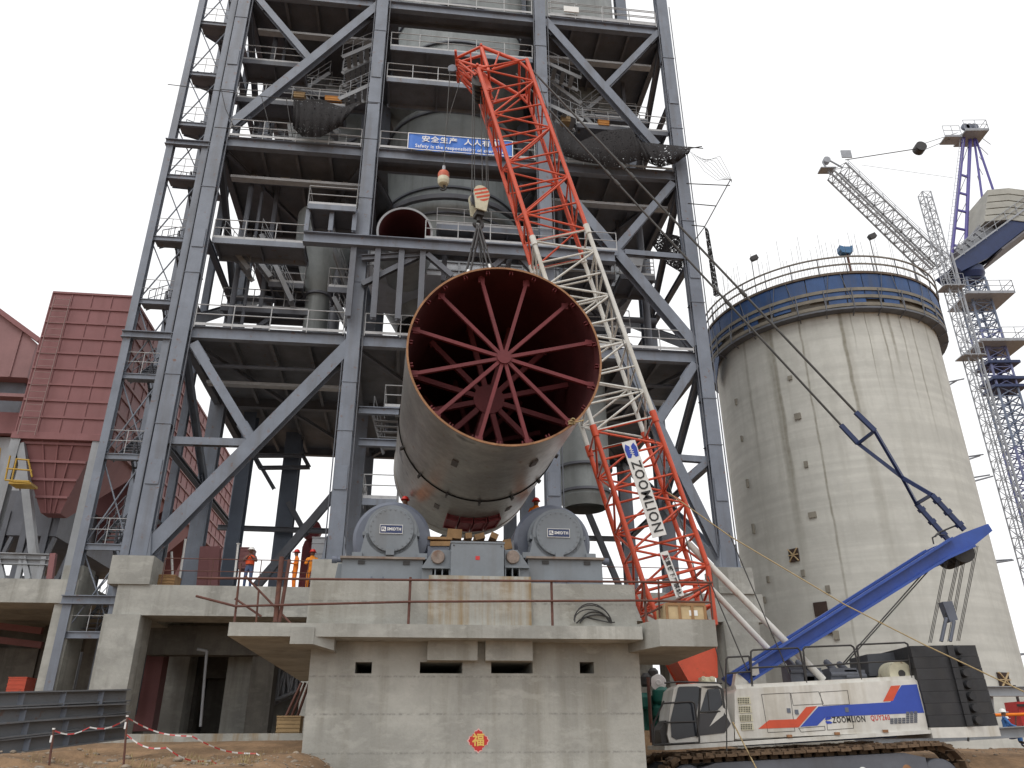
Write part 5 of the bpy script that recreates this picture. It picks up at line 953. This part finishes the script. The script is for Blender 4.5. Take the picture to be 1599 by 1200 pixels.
# A-frame
VIO = mat('violet_blue_paint', (.10, .085, .32), .45, .12, 2)
for x0, x1, o in ((1484, 1504, -.2), (1509, 1516, .2)): MB().tube(K(x0, 402, o), K(x1, 216, o*.6), .17, 10).build('a_frame_leg', VIO, t)
for x0, x1, y0, y1 in ((1534, 1521, 312, 216), (1556, 1524, 312, 218)): MB().tube(K(x0, y0), K(x1, y1), .11, 8).build('a_frame_stay', VIO, t)
for y in (275, 303, 330, 358, 385): f = (402-y)/186; MB().bar(K(1484+20*f, y, -.2), K(1509+7*f, y, .2), .14, .2).build('a_frame_rung', VIO, t)
for i in range(4): ya, yb = 402-46*i, 402-46*(i+1); fa, fb = (402-ya)/186, (402-yb)/186; MB().tube(K(1484+20*fa, ya, -.2), K(1509+7*fb, yb, .2), .04, 5).build('a_frame_lacing', GALV, t)
for i in range(5): MB().tube(K(1531+i*4, 290-i*16+0), K(1526-i*.5+i*2, 275-i*15), .035, 5).build('stay_lacing', GALV, t)
m = MB(); a, b = K(1475, 400, -.3), K(1497, 220, -.3)
for o in (0, .35): m.tube(a+XU*o, b+XU*o, .025, 4)
for i in range(34): q = a+(b-a)*i/33; m.tube(q, q+XU*.35, .018, 4)
m.build('ladder', GALV, t)
z = K(1512, 213).z; xa, xb = K(1497, 213).x, K(1533, 213).x; MB().box((xa, YT-1.2, z-.35), (xb, YT+1.2, z-.2)).build('head_platform', DUCT, t); rail(MB(), [(xa, YT-1.2, z-.2), (xb, YT-1.2, z-.2), (xb, YT+1.2, z-.2)], 1.2, 1, .03).build('head_rail', GALV, t)
q = K(1485, 219); rail(MB().box(q-Vec((.9, .6, .1)), q+Vec((.8, .6, 0))), [q-Vec((.9, .6, 0)), q+Vec((.8, -.6, 0))], 1.3, .9, .03).build('head_platform', GALV, t)
for k in range(3): c = K(1505+7*k, 202, -.4); MB().lathe(c, YV, [(0, 0), (.4, 0), (.4, .25), (0, .25)], 16).build('head_sheave', ROLD, t)
# luffing jib
j0, j1 = K(1462, 418), K(1290, 252); jd = (j1-j0).normalized(); jn = jd.cross(YV); jn = jn if jn.z > 0 else -jn
c, l = lattice(j0, j1-jd*1.5, jn*.8, (0, .75, 0), 22, .09, .035, dbl=False); o = c.build('jib', DUCT, t)
MB().bar(j0-jn*.95-YV*.5, j1-jd*1.5-jn*.9-YV*.3, .22, .08, jn).build('jib_walkway', GALV, t); rail(MB(), [j0+jn*.8-YV*.75, j1-jd*2+jn*.8-YV*.75], .8, 1.6, .025, False).build('jib_rail', GALV, t)
m = MB(); m.tube(j1-jd*1.5+jn*.8, j1+jn*.3, .09, 6); m.tube(j1-jd*1.5-jn*.8, j1-jn*.4, .09, 6); m.tube(j1+jn*.3, j1-jn*.4, .09, 6); m.lathe(j1-YV*.3, YV, [(0, 0), (.35, 0), (.35, .5), (0, .5)], 14); q = K(1283, 262); m.box(q-Vec((.3, .5, .4)), q+Vec((1.2, .5, -.3))); m.build('jib_head', GALV, t)
q = K(1318, 248, -.6); MB().box(q-Vec((.5, .05, .4)), q+Vec((.5, .05, .5))).build('jib_panel', GALV, t)
s0 = K(1436, 232); MB().tube(K(1320, 250), s0, .045, 6).build('luffing_pendant', ROPE, t); MB().lathe(s0-YV*.4, YV, [(0, 0), (.55, 0), (.5, .1), (.55, .2), (.55, .8), (0, .8)], 18).build('luffing_sheave', DARK, t)
for e in (-.4, .4): MB().tube(s0+Z*e, K(1500, 208, e)+Z*e, .03, 5).build('luffing_rope', ROPE, t)
MB().tube(K(1345, 258), K(1488, 278), .02, 4).build('hoist_rope', ROPE, t)
t = thing('hoist_mast', 'slender silver hoist mast in front of the tower crane, tied to the silo', 'hoist mast', at(1600, 1000, 57))
hx_, YH = at(1462, 370, 57).x, 57.0; zt_ = at(1444, 303, YH).z; c, l = lattice((hx_, YH, 2), (hx_, YH, zt_), (.38, 0, 0), (0, .38, 0), 60, .055, .028); o = c.build('lattice', GALV, t)
for y in (452, 560): z = at(1480, y, YH).z; MB().box((hx_-.9, YH-.7, z), (hx_+.9, YH+.6, z+.08)).build('landing_frame', GALV, t); rail(MB(), [(hx_-.9, YH-.7, z), (hx_+.9, YH-.7, z)], 1.1, .7, .025, False).build('landing_rail', GALV, t)
for (x0, y0), (x1, y1) in (((1442, 605), (1505, 592)), ((1466, 611), (1495, 594)), ((1470, 720), (1535, 710)), ((1496, 723), (1530, 712)), ((1478, 753), (1545, 742)), ((1502, 757), (1550, 744)), ((1510, 879), (1580, 874)), ((1535, 882), (1582, 875)), ((1550, 1024), (1604, 1021)), ((1573, 1026), (1604, 1021))):
    MB().tube(son(x0, y0, SR-.05) if 1 else 0, at(x1, y1, 55), .06, 6).build('wall_tie', DSTEEL, t)
MB().lathe((hx_+.9, YH, 2), Z, [(.1, 0), (.1, zt_*.82)], 8).build('riser_pipe', GALV, t)
# ================================================================== FILTER HOUSES ON THE LEFT
def ribbed(t, c00, c10, c11, c01, nu, nv, depth, m, nrm, rw=.10, name='stiffener'):
    for i in range(nv+1): a = c00+(c01-c00)*i/nv; b = c10+(c11-c10)*i/nv; MB().bar(a, b, rw*1.3, rw*1.6, nrm).build(name, m, t)
    for i in range(nu+1): a = c00+(c10-c00)*i/nu; b = c01+(c11-c01)*i/nu; MB().bar(a, b, rw*.6, rw*.8, nrm).build(name, m, t)
VB = 44.0; tl, tr_, bl, br = F(80, 458, VB), F(203, 463, VB), F(28, 672, VB), F(163, 685, VB); uL, uR = (tl.x+bl.x)/2, (tr_.x+br.x)/2; zT, zB = (tl.z+tr_.z)/2, (bl.z+br.z)/2
t = thing('filter_house', 'tall red oxide filter house with ribbed walls and a hopper, left of the stair tower', 'filter house', ((uL+uR)/2, 55, 6), TM)
MB().box((uL, VB, zB), (uR, VB+38, zT)).build('casing', BAGR, t); V3 = Vec
ribbed(t, V3((uL, VB, zB)), V3((uR, VB, zB)), V3((uR, VB, zT)), V3((uL, VB, zT)), 4, 9, 0, BAGR, YV)
ribbed(t, V3((uR, VB, zB)), V3((uR, VB+38, zB)), V3((uR, VB+38, zT)), V3((uR, VB, zT)), 24, 9, 0, BAGD, XU, .12)
ha, hb = F(70, 803, VB+1.5), F(100, 803, VB+1.5); hz = ha.z
for k in range(5):
    v0 = VB+.1+k*7.4; m = MB(); tp = [(uL+.1, v0, zB), (uR-.1, v0, zB), (uR-.1, v0+7, zB), (uL+.1, v0+7, zB)]; um = (uL+uR)/2; bt = [(um-.5, v0+1.2, hz), (um+.5, v0+1.2, hz), (um+.5, v0+2.2, hz), (um-.5, v0+2.2, hz)]
    m.add(tp+bt, [(0, 4, 5, 1), (1, 5, 6, 2), (2, 6, 7, 3), (3, 7, 4, 0), (4, 7, 6, 5)]); h = m.build('hopper', BAGR, t)
    if k == 0:
        for f in (.12, .35, .58, .8): a = V3(tp[0])*(1-f)+V3(bt[0])*f; b = V3(tp[1])*(1-f)+V3(bt[1])*f; MB().bar(a-YV*.05, b-YV*.05, .12, .14).build('hopper_rib', BAGR, h)
        for f in (.3, .5, .7): a = V3(tp[0])*(1-f)+V3(tp[1])*f; b = V3(bt[0])*(1-f)+V3(bt[1])*f; MB().bar(a-YV*.03, b-YV*.03, .08, .1, YV).build('hopper_rib', BAGR, h)
MB().box((uL-.1, VB-.12, zB-.35), (uR+.1, VB+.3, zB)).build('skirt_beam', BAGR, t)
for v in (VB+.2, VB+15, VB+30):
    for u in (uL+.15, uR-.15): MB().ib((u, v, 5), (u, v, zB-.3), .5, .5, YV).build('leg', DUCT, t)
    MB().bar((uL+.4, v, zB-.6), ((uL+uR)/2+1.2, v, 8), .4, .4).build('leg_brace', DUCT, t)
for z in (7.9, 8.6): MB().bar((uL-3, VB, z), (uR, VB, z), .3, .35).build('leg_tie', STEEL, t)
m = MB()
for o in (0, .9): m.tube((uL+.3+o, VB-.3, zB-.2), (uL+.3+o, VB-.3, zT-.4), .028, 5)
for i in range(22): z = zB+(zT-.6-zB)*i/21; m.tube((uL+.3, VB-.3, z), (uL+1.2, VB-.3, z), .02, 5)
m.build('ladder', mat('dull_ladder', (.30, .2, .19), .6, .1), t)
t = thing('filter_house', 'faded red filter house with a sloping roofline at the left photo edge', 'filter house', F(20, 560, 56), TM)
a, b = F(57, 536, 56), F(-60, 430, 56); lo = F(40, 590, 56).z; MB().prism([(a.x, 56, a.z), (b.x, 56, b.z), (b.x-10, 56, b.z+6), (b.x-10, 56, lo), (a.x, 56, lo)], (0, 25, 0)).build('casing', BAGD, t)
MB().bar((a.x+.3, 55.9, a.z+.1), (b.x-10, 55.9, b.z+6.2), .5, .35).build('roof_edge', BAGR, t); MB().box((b.x-10, 57, lo-2.5), (a.x-.5, 80, lo)).build('lower_box', DSTEEL, t); MB().box((b.x-10, 56.4, lo-4.2), (a.x+.3, 80, lo-2.6)).build('collar', BAGR, t)
for i in range(6): u = a.x-1.2-i*2.4; MB().bar((u, 55.95, lo), (u, 55.95, a.z+(a.x-u)*.85), .1, .1, YV).build('stiffener', BAGD, t)
MB().box((b.x-10, 57, lo-8.5), (a.x+1, 80, lo-4.3)).build('grey_base', DUCT, t)
for u in (a.x-.5, a.x-6): MB().ib((u, 57, 6), (u, 57, lo-8.5), .5, .5, YV).build('leg', DUCT, t)
# yellow ladder frame and dark conveyor below
t = thing('access_frame', 'yellow caged access platform beside the red hopper', 'access platform', F(30, 755, 42), TM)
for (x0, y0), (x1, y1) in (((16, 712), (8, 750)), ((26, 716), (18, 752)), ((44, 718), (50, 745)), ((8, 750), (46, 752)), ((26, 717), (46, 719)), ((10, 732), (50, 735)), ((20, 752), (46, 754)), ((0, 700), (-4, 745))): MB().tube(F(x0, y0, 42), F(x1, y1, 42), .045, 6).build('rail', YEL, t)
a = F(14, 752, 42); b = F(48, 754, 42); MB().box((a.x, 42, a.z-.12), (b.x, 42.9, a.z)).build('floor', YEL, t)
t = thing('conveyor_gallery', 'dark covered gallery under the filter house at the far left', 'gallery', F(20, 800, 46), TM)
a, b = F(-60, 760, 47), F(96, 800, 47); MB().box((a.x, 47, b.z-1.4), (b.x, 60, b.z+1.2)).build('casing', DSTEEL, t); MB().box((a.x, 47.2, b.z-5), (b.x+1, 58, b.z-3.6)).build('floor', FLOORM, t)
for i in range(5): u = a.x+(b.x-a.x)*(i+.5)/5; MB().ib((u, 47.1, 4), (u, 47.1, b.z), .35, .35, YV).build('leg', DSTEEL, t); MB().bar((u, 47.0, 5), (u+1.7, 47.0, b.z-1.5), .2, .2).build('brace', DSTEEL, t)
# left concrete frame and things on it
t = thing('concrete_portal', 'concrete column and beam at the left, in front of the filter house legs', 'concrete frame', F(75, 1080, 34), TM)
c0, c1 = F(78, 975, 34), F(110, 975, 34); bz0, bz1 = F(60, 942, 34).z, F(60, 905, 34).z
MB().box((c0.x, 34, .5), (c1.x, 35.6, bz0)).build('column', CONC, t); MB().box((c0.x-9, 33.9, bz0), (c1.x, 35.6, bz1)).build('beam', CONC, t); MB().box((c0.x, 34.1, bz1), (c1.x, 35.4, F(95, 882, 34).z)).build('pedestal', CONC, t); MB().box((c0.x-9, 44, .5), (c0.x-7.6, 45.4, bz0)).build('column', CONC, t); MB().box((c0.x-9, 35.6, bz1-.4), (c1.x, 46, bz1-.05)).build('slab', CONC, t); MB().box((c0.x-12, 44.5, .5), (F(64, 1000, 44.5).x, 45.2, F(50, 1013, 44.5).z)).build('rear_wall', SHADEC, t); MB().box((c0.x-12, 45.3, F(50, 1013, 44.5).z), (F(160, 1000, 45.3).x, 46, bz1-.4)).build('rear_beam', SHADEC, t); MB().box((F(66, 1000, 44.6).x, 44.6, .5), (F(78, 1000, 44.6).x, 46, bz1-.4)).build('column', SHADEC, t); MB().box((F(134, 1000, 44.6).x, 44.6, .5), (F(166, 1000, 44.6).x, 46, bz1-.4)).build('column', SHADEC, t); [MB().bar(F(0, y, 43), F(66, y+8, 43), .25, .3).build('red_beam', BAGR, t) for y in (978, 1000)]
t = thing('steel_rack', 'bundle of grey beams and braces on the left concrete beam', 'steel frame', F(30, 903, 35), TM)
for y in (868, 876): MB().ib(F(-20, y, 35), F(78, y+3, 35), .3, .25).build('beam', DUCT, t)
for x in (5, 28, 45, 62): MB().ib(F(x, 905, 35), F(x+8*(-1)**x, 870, 35), .2, .2, YV).build('post', DUCT, t)
MB().bar(F(78, 905, 34.8), F(84, 865, 34.8), .22, .22).build('red_post', BAGR, t)
for x, y, w, h, v, m_, nm, lb, cat in ((25, 1072, 22, 26, 36, REDC, 'red_drum_box', 'red steel box under the left concrete beam', 'box'), (230, 1080, 12, 124, 39, BAGR, 'red_sheet', 'narrow red sheet standing behind the left concrete column', 'panel'), (450, 1133, 34, 26, 30.2, OCH, 'ochre_cabinet', 'ochre metal cabinet on the kerb wall beside the pier', 'cabinet'), (258, 908, 26, 18, 34.2, WOOD, 'slatted_crate', 'brown slatted timber crate on the deck beside the left pedestal', 'crate'), (502, 873, 28, 66, 35, DUCT, 'grey_cabinet', 'tall plain grey cabinet behind the amber workers', 'cabinet'), (383, 872, 15, 32, 38, BAGR, 'red_cabinet', 'red cabinet with a white corner behind the white helmeted worker', 'cabinet')):
    a, b = F(x-w/2, y-h/2, v), F(x+w/2, y+h/2, v); t = thing(nm, lb, cat, ((a.x+b.x)/2, v+.5, b.z), TM); MB().box((a.x, v, b.z), (b.x, v+.9, a.z)).build('body', m_, t); m = MB(); g_ = .05*(b.x-a.x)
    for i in range(4): z = b.z+(a.z-b.z)*(i+.5)/4; MB().box((a.x-.01, v-.02, z-.02), (b.x+.01, v, z+.02)).build('panel_seam', m_, t)
    m.box((a.x-.02, v-.03, a.z), (b.x+.02, v+.92, a.z+.04)); m.build('trim', m_, t)
for x0, x1, y0, y1, v, m_, lb in ((322, 316, 855, 918, 38, BAGR, 'left of two red steel posts behind the deck rail'), (337, 333, 855, 918, 38, BAGR, 'right of two red steel posts behind the deck rail')): solo(MB().ib(F(x0, y0, v), F(x1, y1, v), .45, .45, YV), 'steel_post', m_, lb, 'post', F(x1, y1, v), TM, 'red posts on the deck')
for x0, y0, x1, y1, lb in ((290, 842, 278, 917, 'leaning white pole on the deck beside the slatted crate'), (268, 862, 270, 915, 'short thin white pole behind the slatted crate'), (366, 905, 372, 850, 'white pole leaning left of the white helmeted worker')): solo(MB().tube(F(x0, y0, 35.5), F(x1, y1, 35.5), .05, 8).tube(F(x1, y1, 35.5), F(x1, y1, 35.5)+Z*.03, .09, 8), 'white_pole', WHITE, lb, 'pole', F(x1, y1, 35.5), TM)
c = F(484, 850, 50); r = (F(500, 850, 50)-F(470, 850, 50)).x/2
t = thing('red_tank', 'dark red domed tank behind the two amber clad workers', 'tank', (c.x, 51, DZ), TM); MB().lathe((c.x, 51, DZ-2), Z, [(r, 0), (r, c.z-DZ+2), (r*.8, c.z-DZ+2.4), (0, c.z-DZ+2.7)], 32).build('shell', MAROON, t); MB().lathe((c.x, 50, c.z+.9), YV, [(0, -.2), (r*1.05, -.2), (r*1.05, .5), (0, .5)], 32).build('round_cover', MAROON, t)
m = MB().path([F(313, 1135, 36), F(323, 1017, 36), F(308, 1014, 36)], .06, 8); solo(m, 'bent_pipe', DUCT, 'thin pale bent pipe under the deck, between dark columns', 'pipe', F(313, 1135, 36), TM)
p, q = F(418, 1075, 40), F(476, 1050, 40); c, l = lattice(p, q, (0, 0, .75), (0, .6, 0), 6, .09, .07); t = thing('lattice_section', 'grey lattice section lying behind the pier under the deck', 'lattice', p, TM); c.build('lattice', GALV, t)
for k in range(3): solo(MB().tube(F(446+k*9, 1120, 31+k*.2), F(471+k*6, 1066, 31+k*.2), .05, 7).tube(F(446+k*9, 1120, 31+k*.2), F(446+k*9, 1120, 31+k*.2)+Z*.05, .08, 7), 'rusty_tube', RUST, 'rusty scaffold tube leaning beside the pier above the ochre cabinet', 'tube', F(446+k*9, 1120, 31), TM, 'leaning rusty tubes')
# stacked girders at the lower left
for i, (yl, yr, hl, hr2, lb) in enumerate(((1084, 1080, 21, 17, 'topmost grey steel girder of the stack at the lower left'), (1104, 1098, 27, 15, 'second grey steel girder from the top of the stack'), (1134, 1115, 24, 17, 'third grey steel girder from the top, in shade'), (1158, 1133, 22, 18, 'lowest grey steel girder, resting on the dirt'))):
    a, b = at(-60, yl+hl/2+2, 19.6), at(196, yr+hr2/2, 23.5+.2*i); t = thing('steel_girder', lb, 'girder', (a+b)/2-Z*.2, IM, 'stacked girders'); MB().ib(a+YV*.1*i, b, .36, .40).build('section', mat('girder_grey%d' % i, (.17, .18, .195), .5, .15, 1, rust=.06), t)
    m = MB(); d = b-a
    for f in (.3, .55, .8): MB().bar(a+d*f-Z*.18+YV*.1*i*(1-f), a+d*f+Z*.18+YV*.1*i*(1-f), .32, .02, YV).build('stiffener', STEEL, t)
# barrier tape
def tape(lb, pts, Ys):
    P_ = [at(x, y, yy) for (x, y), yy in zip(pts, Ys)]; V_ = []
    for a, b in zip(P_, P_[1:]):
        n = max(2, int((b-a).length/.13))
        for i in range(n+(b is P_[-1])): f = i/n; c = a+(b-a)*f-Z*.10*math.sin(math.pi*f); tw_ = math.sin(len(V_)*.21)*.5; h = Vec((0, math.sin(tw_), math.cos(tw_)))*.014; V_ += [c-h, c+h]
    m = MB().add(V_, [(2*i, 2*i+2, 2*i+3, 2*i+1) for i in range(len(V_)//2-1)]); o = m.build('barrier_tape', [mat('tape_red', (.42, .04, .04), .5, .15), mat('tape_white', (.55, .54, .52), .5, .15)], None, None, P_[0]); tag(o, lb, 'barrier tape', 'red and white barrier tapes')
    for q, f in enumerate(o.data.polygons): f.material_index = q % 2
    sm_ = o.modifiers.new('thickness', 'SOLIDIFY'); sm_.thickness = .003
tape('upper red and white tape from low stake to column, then down to the pier', [(84, 1141), (140, 1136), (200, 1122), (300, 1150), (400, 1177), (475, 1196)], [17, 17.5, 18, 17.6, 17.3, 17])
tape('lower red and white tape running down right across the brown mound', [(198, 1148), (260, 1168), (330, 1188), (400, 1206)], [17, 16.8, 16.6, 16.4])
for x, y0, y1, Y, lb in ((84, 1138, 1172, 17, 'short red and white stake holding the tape on the left mound'), (199, 1118, 1175, 17.6, 'rusty stake holding both tapes beside the concrete column')):
    p, q = at(x, y0, Y), at(x-2, y1, Y); t = thing('stake', lb, 'stake', q); MB().tube(q-Z*.3, p, .022, 7).build('rod', RUST, t); MB().tube(p-Z*.25, p-Z*.12, .028, 7).tube(p-Z*.02, p+Z*.01, .028, 7).build('painted_band', WHITE, t)
# green compressor, far beams on the right
t = thing('green_compressor', 'green motor unit with a white round fan between pier and crane cab', 'compressor', at(1022, 1140, 29))
a, b = at(1002, 1072, 29), at(1036, 1140, 29); MB().box((a.x, 29, b.z), (b.x, 30.4, a.z-.3)).build('housing', GREEN, t)
for i in range(6): u = a.x+.1+i*.13; MB().box((u, 28.9, b.z+.2), (u+.05, 29, a.z-.4)).build('fin', GREEN, t)
for i, (x, y, s) in enumerate(((1010, 1062, .22), (1020, 1052, .18), (1032, 1085, .3), (1006, 1095, .26), (1028, 1110, .22))): c = at(x, y, 28.9); MB().lathe(c-Z*s, Z, [(0, 0), (s*.8, 0), (s, s*.3), (s, s*1.4), (s*.5, s*2), (0, s*2)], 16).build('cylinder_head', GREEN if i > 1 else DARK, t)
c = at(1028, 1066, 28.7); MB().lathe(c, YV, [(0, -.02), (.08, -.03), (.10, 0), (.26, .02), (.28, .06), (.28, .2), (0, .2)], 24).build('fan', WHITE, t); MB().tube(at(1012, 1058, 28.5), at(1018, 1160, 28.5), .06, 8).build('pipe', RUST, t)
t = thing('steel_girder', 'long grey girder lying on the dirt bank behind the crane ballast', 'girder', at(1470, 1155, 30.5)); MB().ib(at(1335, 1158, 30.5), at(1680, 1138, 30.5), .3, .36).build('section', DUCT, t); MB().bar(at(1512, 1144, 30.3), at(1512, 1158, 30.3), .05, .05).build('cleat', DARK, t)
t = thing('steel_girder', 'grey girder raised above the red unit at the right edge', 'girder', at(1590, 1080, 36)); MB().ib(at(1538, 1080, 36), at(1680, 1080, 36), .3, .4).build('section', DUCT, t); MB().ib(at(1545, 1086, 36.2), at(1550, 1140, 36.2), .2, .2, YV).build('prop', DUCT, t)
t = thing('orange_pipe', 'orange pipe running across the right edge above the seated worker', 'pipe', at(1600, 1116, 34)); MB().tube(at(1553, 1117, 34), at(1660, 1114, 34), .06, 8).build('tube', ORG, t); MB().tube(at(1586, 1116, 34), at(1586, 1150, 34), .03, 6).build('prop', RUST, t)
a, b = at(1588, 1096, 37), at(1660, 1146, 37); t = thing('red_unit', 'red machine housing at the right photo edge', 'machine', (a+b)/2); MB().box((a.x, 37, b.z), (b.x, 38, a.z)).build('housing', REDP, t); MB().box((a.x-.05, 36.9, a.z-.2), (b.x, 37, a.z-.1)).tube((a.x+.3, 37.4, a.z), (a.x+.3, 37.4, a.z+.7), .06, 8).build('trim', DARK, t)
# ================================================================== PEOPLE
def person(label, base, rot, H_, cloth, legs, helmet, pose='stand', vest=None, frame=IM, group=None):
    """skeleton grown into one skin; joints in a figure facing -Y, scaled to the height H_"""
    s = H_/1.75; J_ = {}; E_ = []; sit = pose == 'sit'
    def jt(n, p, r, par=None): J_[n] = (Vec(p)*s, r*s); E_.append((par, n)) if par else None
    hz = .45 if sit else .95
    jt('pelvis', (0, 0, hz), .145); jt('waist', (0, .01, hz+.17), .135, 'pelvis'); jt('chest', (0, .01, hz+.38), .165, 'waist'); jt('neck', (0, .0, hz+.56), .062, 'chest'); jt('skull', (0, -.02, hz+.66), .092, 'neck'); jt('crown', (0, -.01, hz+.76), .088, 'skull'); jt('nose', (0, -.115, hz+.665), .018, 'skull'); jt('chin', (0, -.075, hz+.605), .035, 'skull')
    for sd, n in ((-1, 'r'), (1, 'l')):
        jt(n+'ear', (sd*.088, .0, hz+.67), .018, 'skull')
        jt(n+'sh', (sd*.19, .01, hz+.47), .075, 'chest')
        if pose == 'hold': el, ha = (sd*.27, -.02, hz+.22), (sd*.07, -.24, hz+.30)
        elif pose == 'phone': el, ha = (sd*.27, -.06, hz+.24), (sd*.05, -.26, hz+.42)
        elif pose == 'sit': el, ha = (sd*.25, -.12, hz+.25), (sd*.12, -.38, hz+.18)
        elif pose == 'side': el, ha = (sd*.24, .02, hz+.2), (sd*.10 if sd > 0 else -.22, -.22 if sd > 0 else -.05, hz+.22 if sd > 0 else hz-.04)
        else: el, ha = (sd*.25, .02, hz+.2), (sd*.25, -.06, hz-.05)
        jt(n+'el', el, .055, n+'sh'); jt(n+'wr', tuple(Vec(el)*.15+Vec(ha)*.85), .036, n+'el'); jt(n+'pm', ha, .04, n+'wr')
        d = (Vec(ha)-Vec(el)).normalized(); sdv = d.cross(Vec((1, .3, .5))).normalized()
        for k in range(4): a = Vec(ha)+sdv*(.018*(k-1.5))+d*.05; jt(n+'f%d' % k, a, .012, n+'pm'); jt(n+'g%d' % k, a+d*(.03+.006*(1.5-abs(k-1.5)))-Z*.015, .009, n+'f%d' % k)
        jt(n+'th', Vec(ha)+sdv*.055+d*.01, .013, n+'pm'); jt(n+'th2', Vec(ha)+sdv*.06+d*.04, .010, n+'th')
        if sit: kn, an = (sd*.13, -.42, hz+.02), (sd*.13, -.38, .09)
        else: kn, an = (sd*.11, -.02, .50), (sd*.12, .02, .09)
        jt(n+'hip', (sd*.095, 0, hz-.05), .10, 'pelvis'); jt(n+'kn', kn, .072, n+'hip'); jt(n+'an', an, .055, n+'kn'); jt(n+'to', (an[0]+sd*.02, an[1]-.17, .045), .042, n+'an')
    names = list(J_); me = D.meshes.new('person'); me.from_pydata([J_[n][0] for n in names], [(names.index(a), names.index(b)) for a, b in E_], []); o = D.objects.new('person', me); C.objects.link(o)
    o.modifiers.new('skin', 'SKIN').branch_smoothing = .6; o.modifiers.new('sub', 'SUBSURF').levels = 1
    for i, n in enumerate(names): me.skin_vertices[0].data[i].radius = (J_[n][1], J_[n][1]); me.skin_vertices[0].data[i].use_root = (i == 0)
    dg_ = bpy.context.evaluated_depsgraph_get(); me2 = D.meshes.new_from_object(o.evaluated_get(dg_)); D.objects.remove(o)
    for m in (cloth, legs, SKIN, BOOT): me2.materials.append(m)
    wr = [J_[n+'pm'][0] for n in 'rl']
    for f in me2.polygons:
        c = f.center; f.use_smooth = True
        if c.z > (hz+.575)*s and c.length > 0 and abs(c.x) < .14*s: f.material_index = 2
        elif min((c-w_).length for w_ in wr) < .085*s: f.material_index = 2
        elif c.z < .13*s: f.material_index = 3
        elif c.z < (hz+.06)*s: f.material_index = 1
    o = D.objects.new('person', me2); C.objects.link(o); b = Vec(base); o.matrix_world = Matrix.Translation(frame @ b) @ Matrix.Rotation(rot, 4, 'Z'); o['_b'] = (0, 0, 0); tag(o, label, 'person', group)
    zh = (hz+.72)*s; MB().lathe((0, -.01*s, zh), Z, [(.155*s, 0), (.16*s, .012*s), (.125*s, .02*s), (.12*s, .06*s), (.09*s, .115*s), (.04*s, .14*s), (0, .145*s)], 20).obox((0, -.15*s, zh+.008*s), (.08*s, 0, 0), (0, .05*s, 0), (0, 0, .008*s)).build('helmet', helmet, o)
    m = MB()
    for sd in (-1, 1): m.lathe((sd*.034*s, -.107*s, (hz+.69)*s), YV, [(0, -.006*s), (.012*s, 0), (.012*s, .01*s)], 8)
    m.build('eyes', INK, o); MB().box((-.025*s, -.112*s, (hz+.628)*s), (.025*s, -.095*s, (hz+.634)*s)).build('mouth', MAROON, o)
    if vest:
        MB().lathe((0, .01*s, hz*s), Vec((0, 0, 1)), [(.165*s, .12*s), (.185*s, .25*s), (.20*s, .40*s), (.13*s, .5*s)], 20).build('vest', vest, o)
    return o
b = F(385, 919, 34.4); person('worker in a white helmet and red vest holding something up behind the deck rail', (b.x, 34.4, DZ), R(10), 1.78, SHIRT, JEAN, HWHT, 'phone', VESTM, TM)
b = F(458, 920, 34.6); person('worker in orange overalls and red helmet turned sideways, left of his amber mate', (b.x, 34.6, DZ), R(-65), 1.76, ORG, ORG, HRED, 'side', None, TM)
b = F(483, 920, 34.5); person('worker in amber overalls and red helmet with folded hands, nearest the grey cabinet', (b.x, 34.5, DZ), R(5), 1.76, ORG2, ORG2, HRED, 'hold', None, TM)
b = at(1574, 1148, 33); person('worker in blue with a white helmet crouching under the orange pipe', (b.x, 33, gh(b.x, 33)+.3), R(75), 1.7, BLUW, BLUW, HWHT, 'sit')
b = at(1590, 1148, 34); person('second blue clad worker behind the crouching one at the right edge', (b.x, 34.6, gh(b.x, 34)+.1), R(60), 1.6, BLUW, JEAN, HWHT, 'sit')
for x, y, lb in ((633, 778, 'worker behind the left roller, only a red helmet showing'), (837, 780, 'worker behind the right roller, only a red helmet showing')): b = F(x, y, 26.5); person(lb, (b.x, 26.5, b.z-1.75), 0, 1.75, ORG, ORG, HRED, 'stand', None, TM)
b = F(41, 590, 54); person('worker in purple with a yellow helmet beside the filter house wall', (b.x, 55.2, b.z-.9), R(40), 1.7, PURP, PURP, HYEL, 'sit', None, TM)
MB()
a = F(41, 591, 54); solo(MB().box((a.x-3, 54.8, a.z-.95), (a.x+1, 56, a.z-.85)).box((a.x-3, 54.8, a.z-1.1), (a.x+1, 54.85, a.z-.95)), 'wall_ledge', BAGD, 'narrow faded red ledge under the worker in purple', 'ledge', (a.x, 55, a.z-1), TM)
for o in S.objects:
    if '_b' in o: del o['_b']
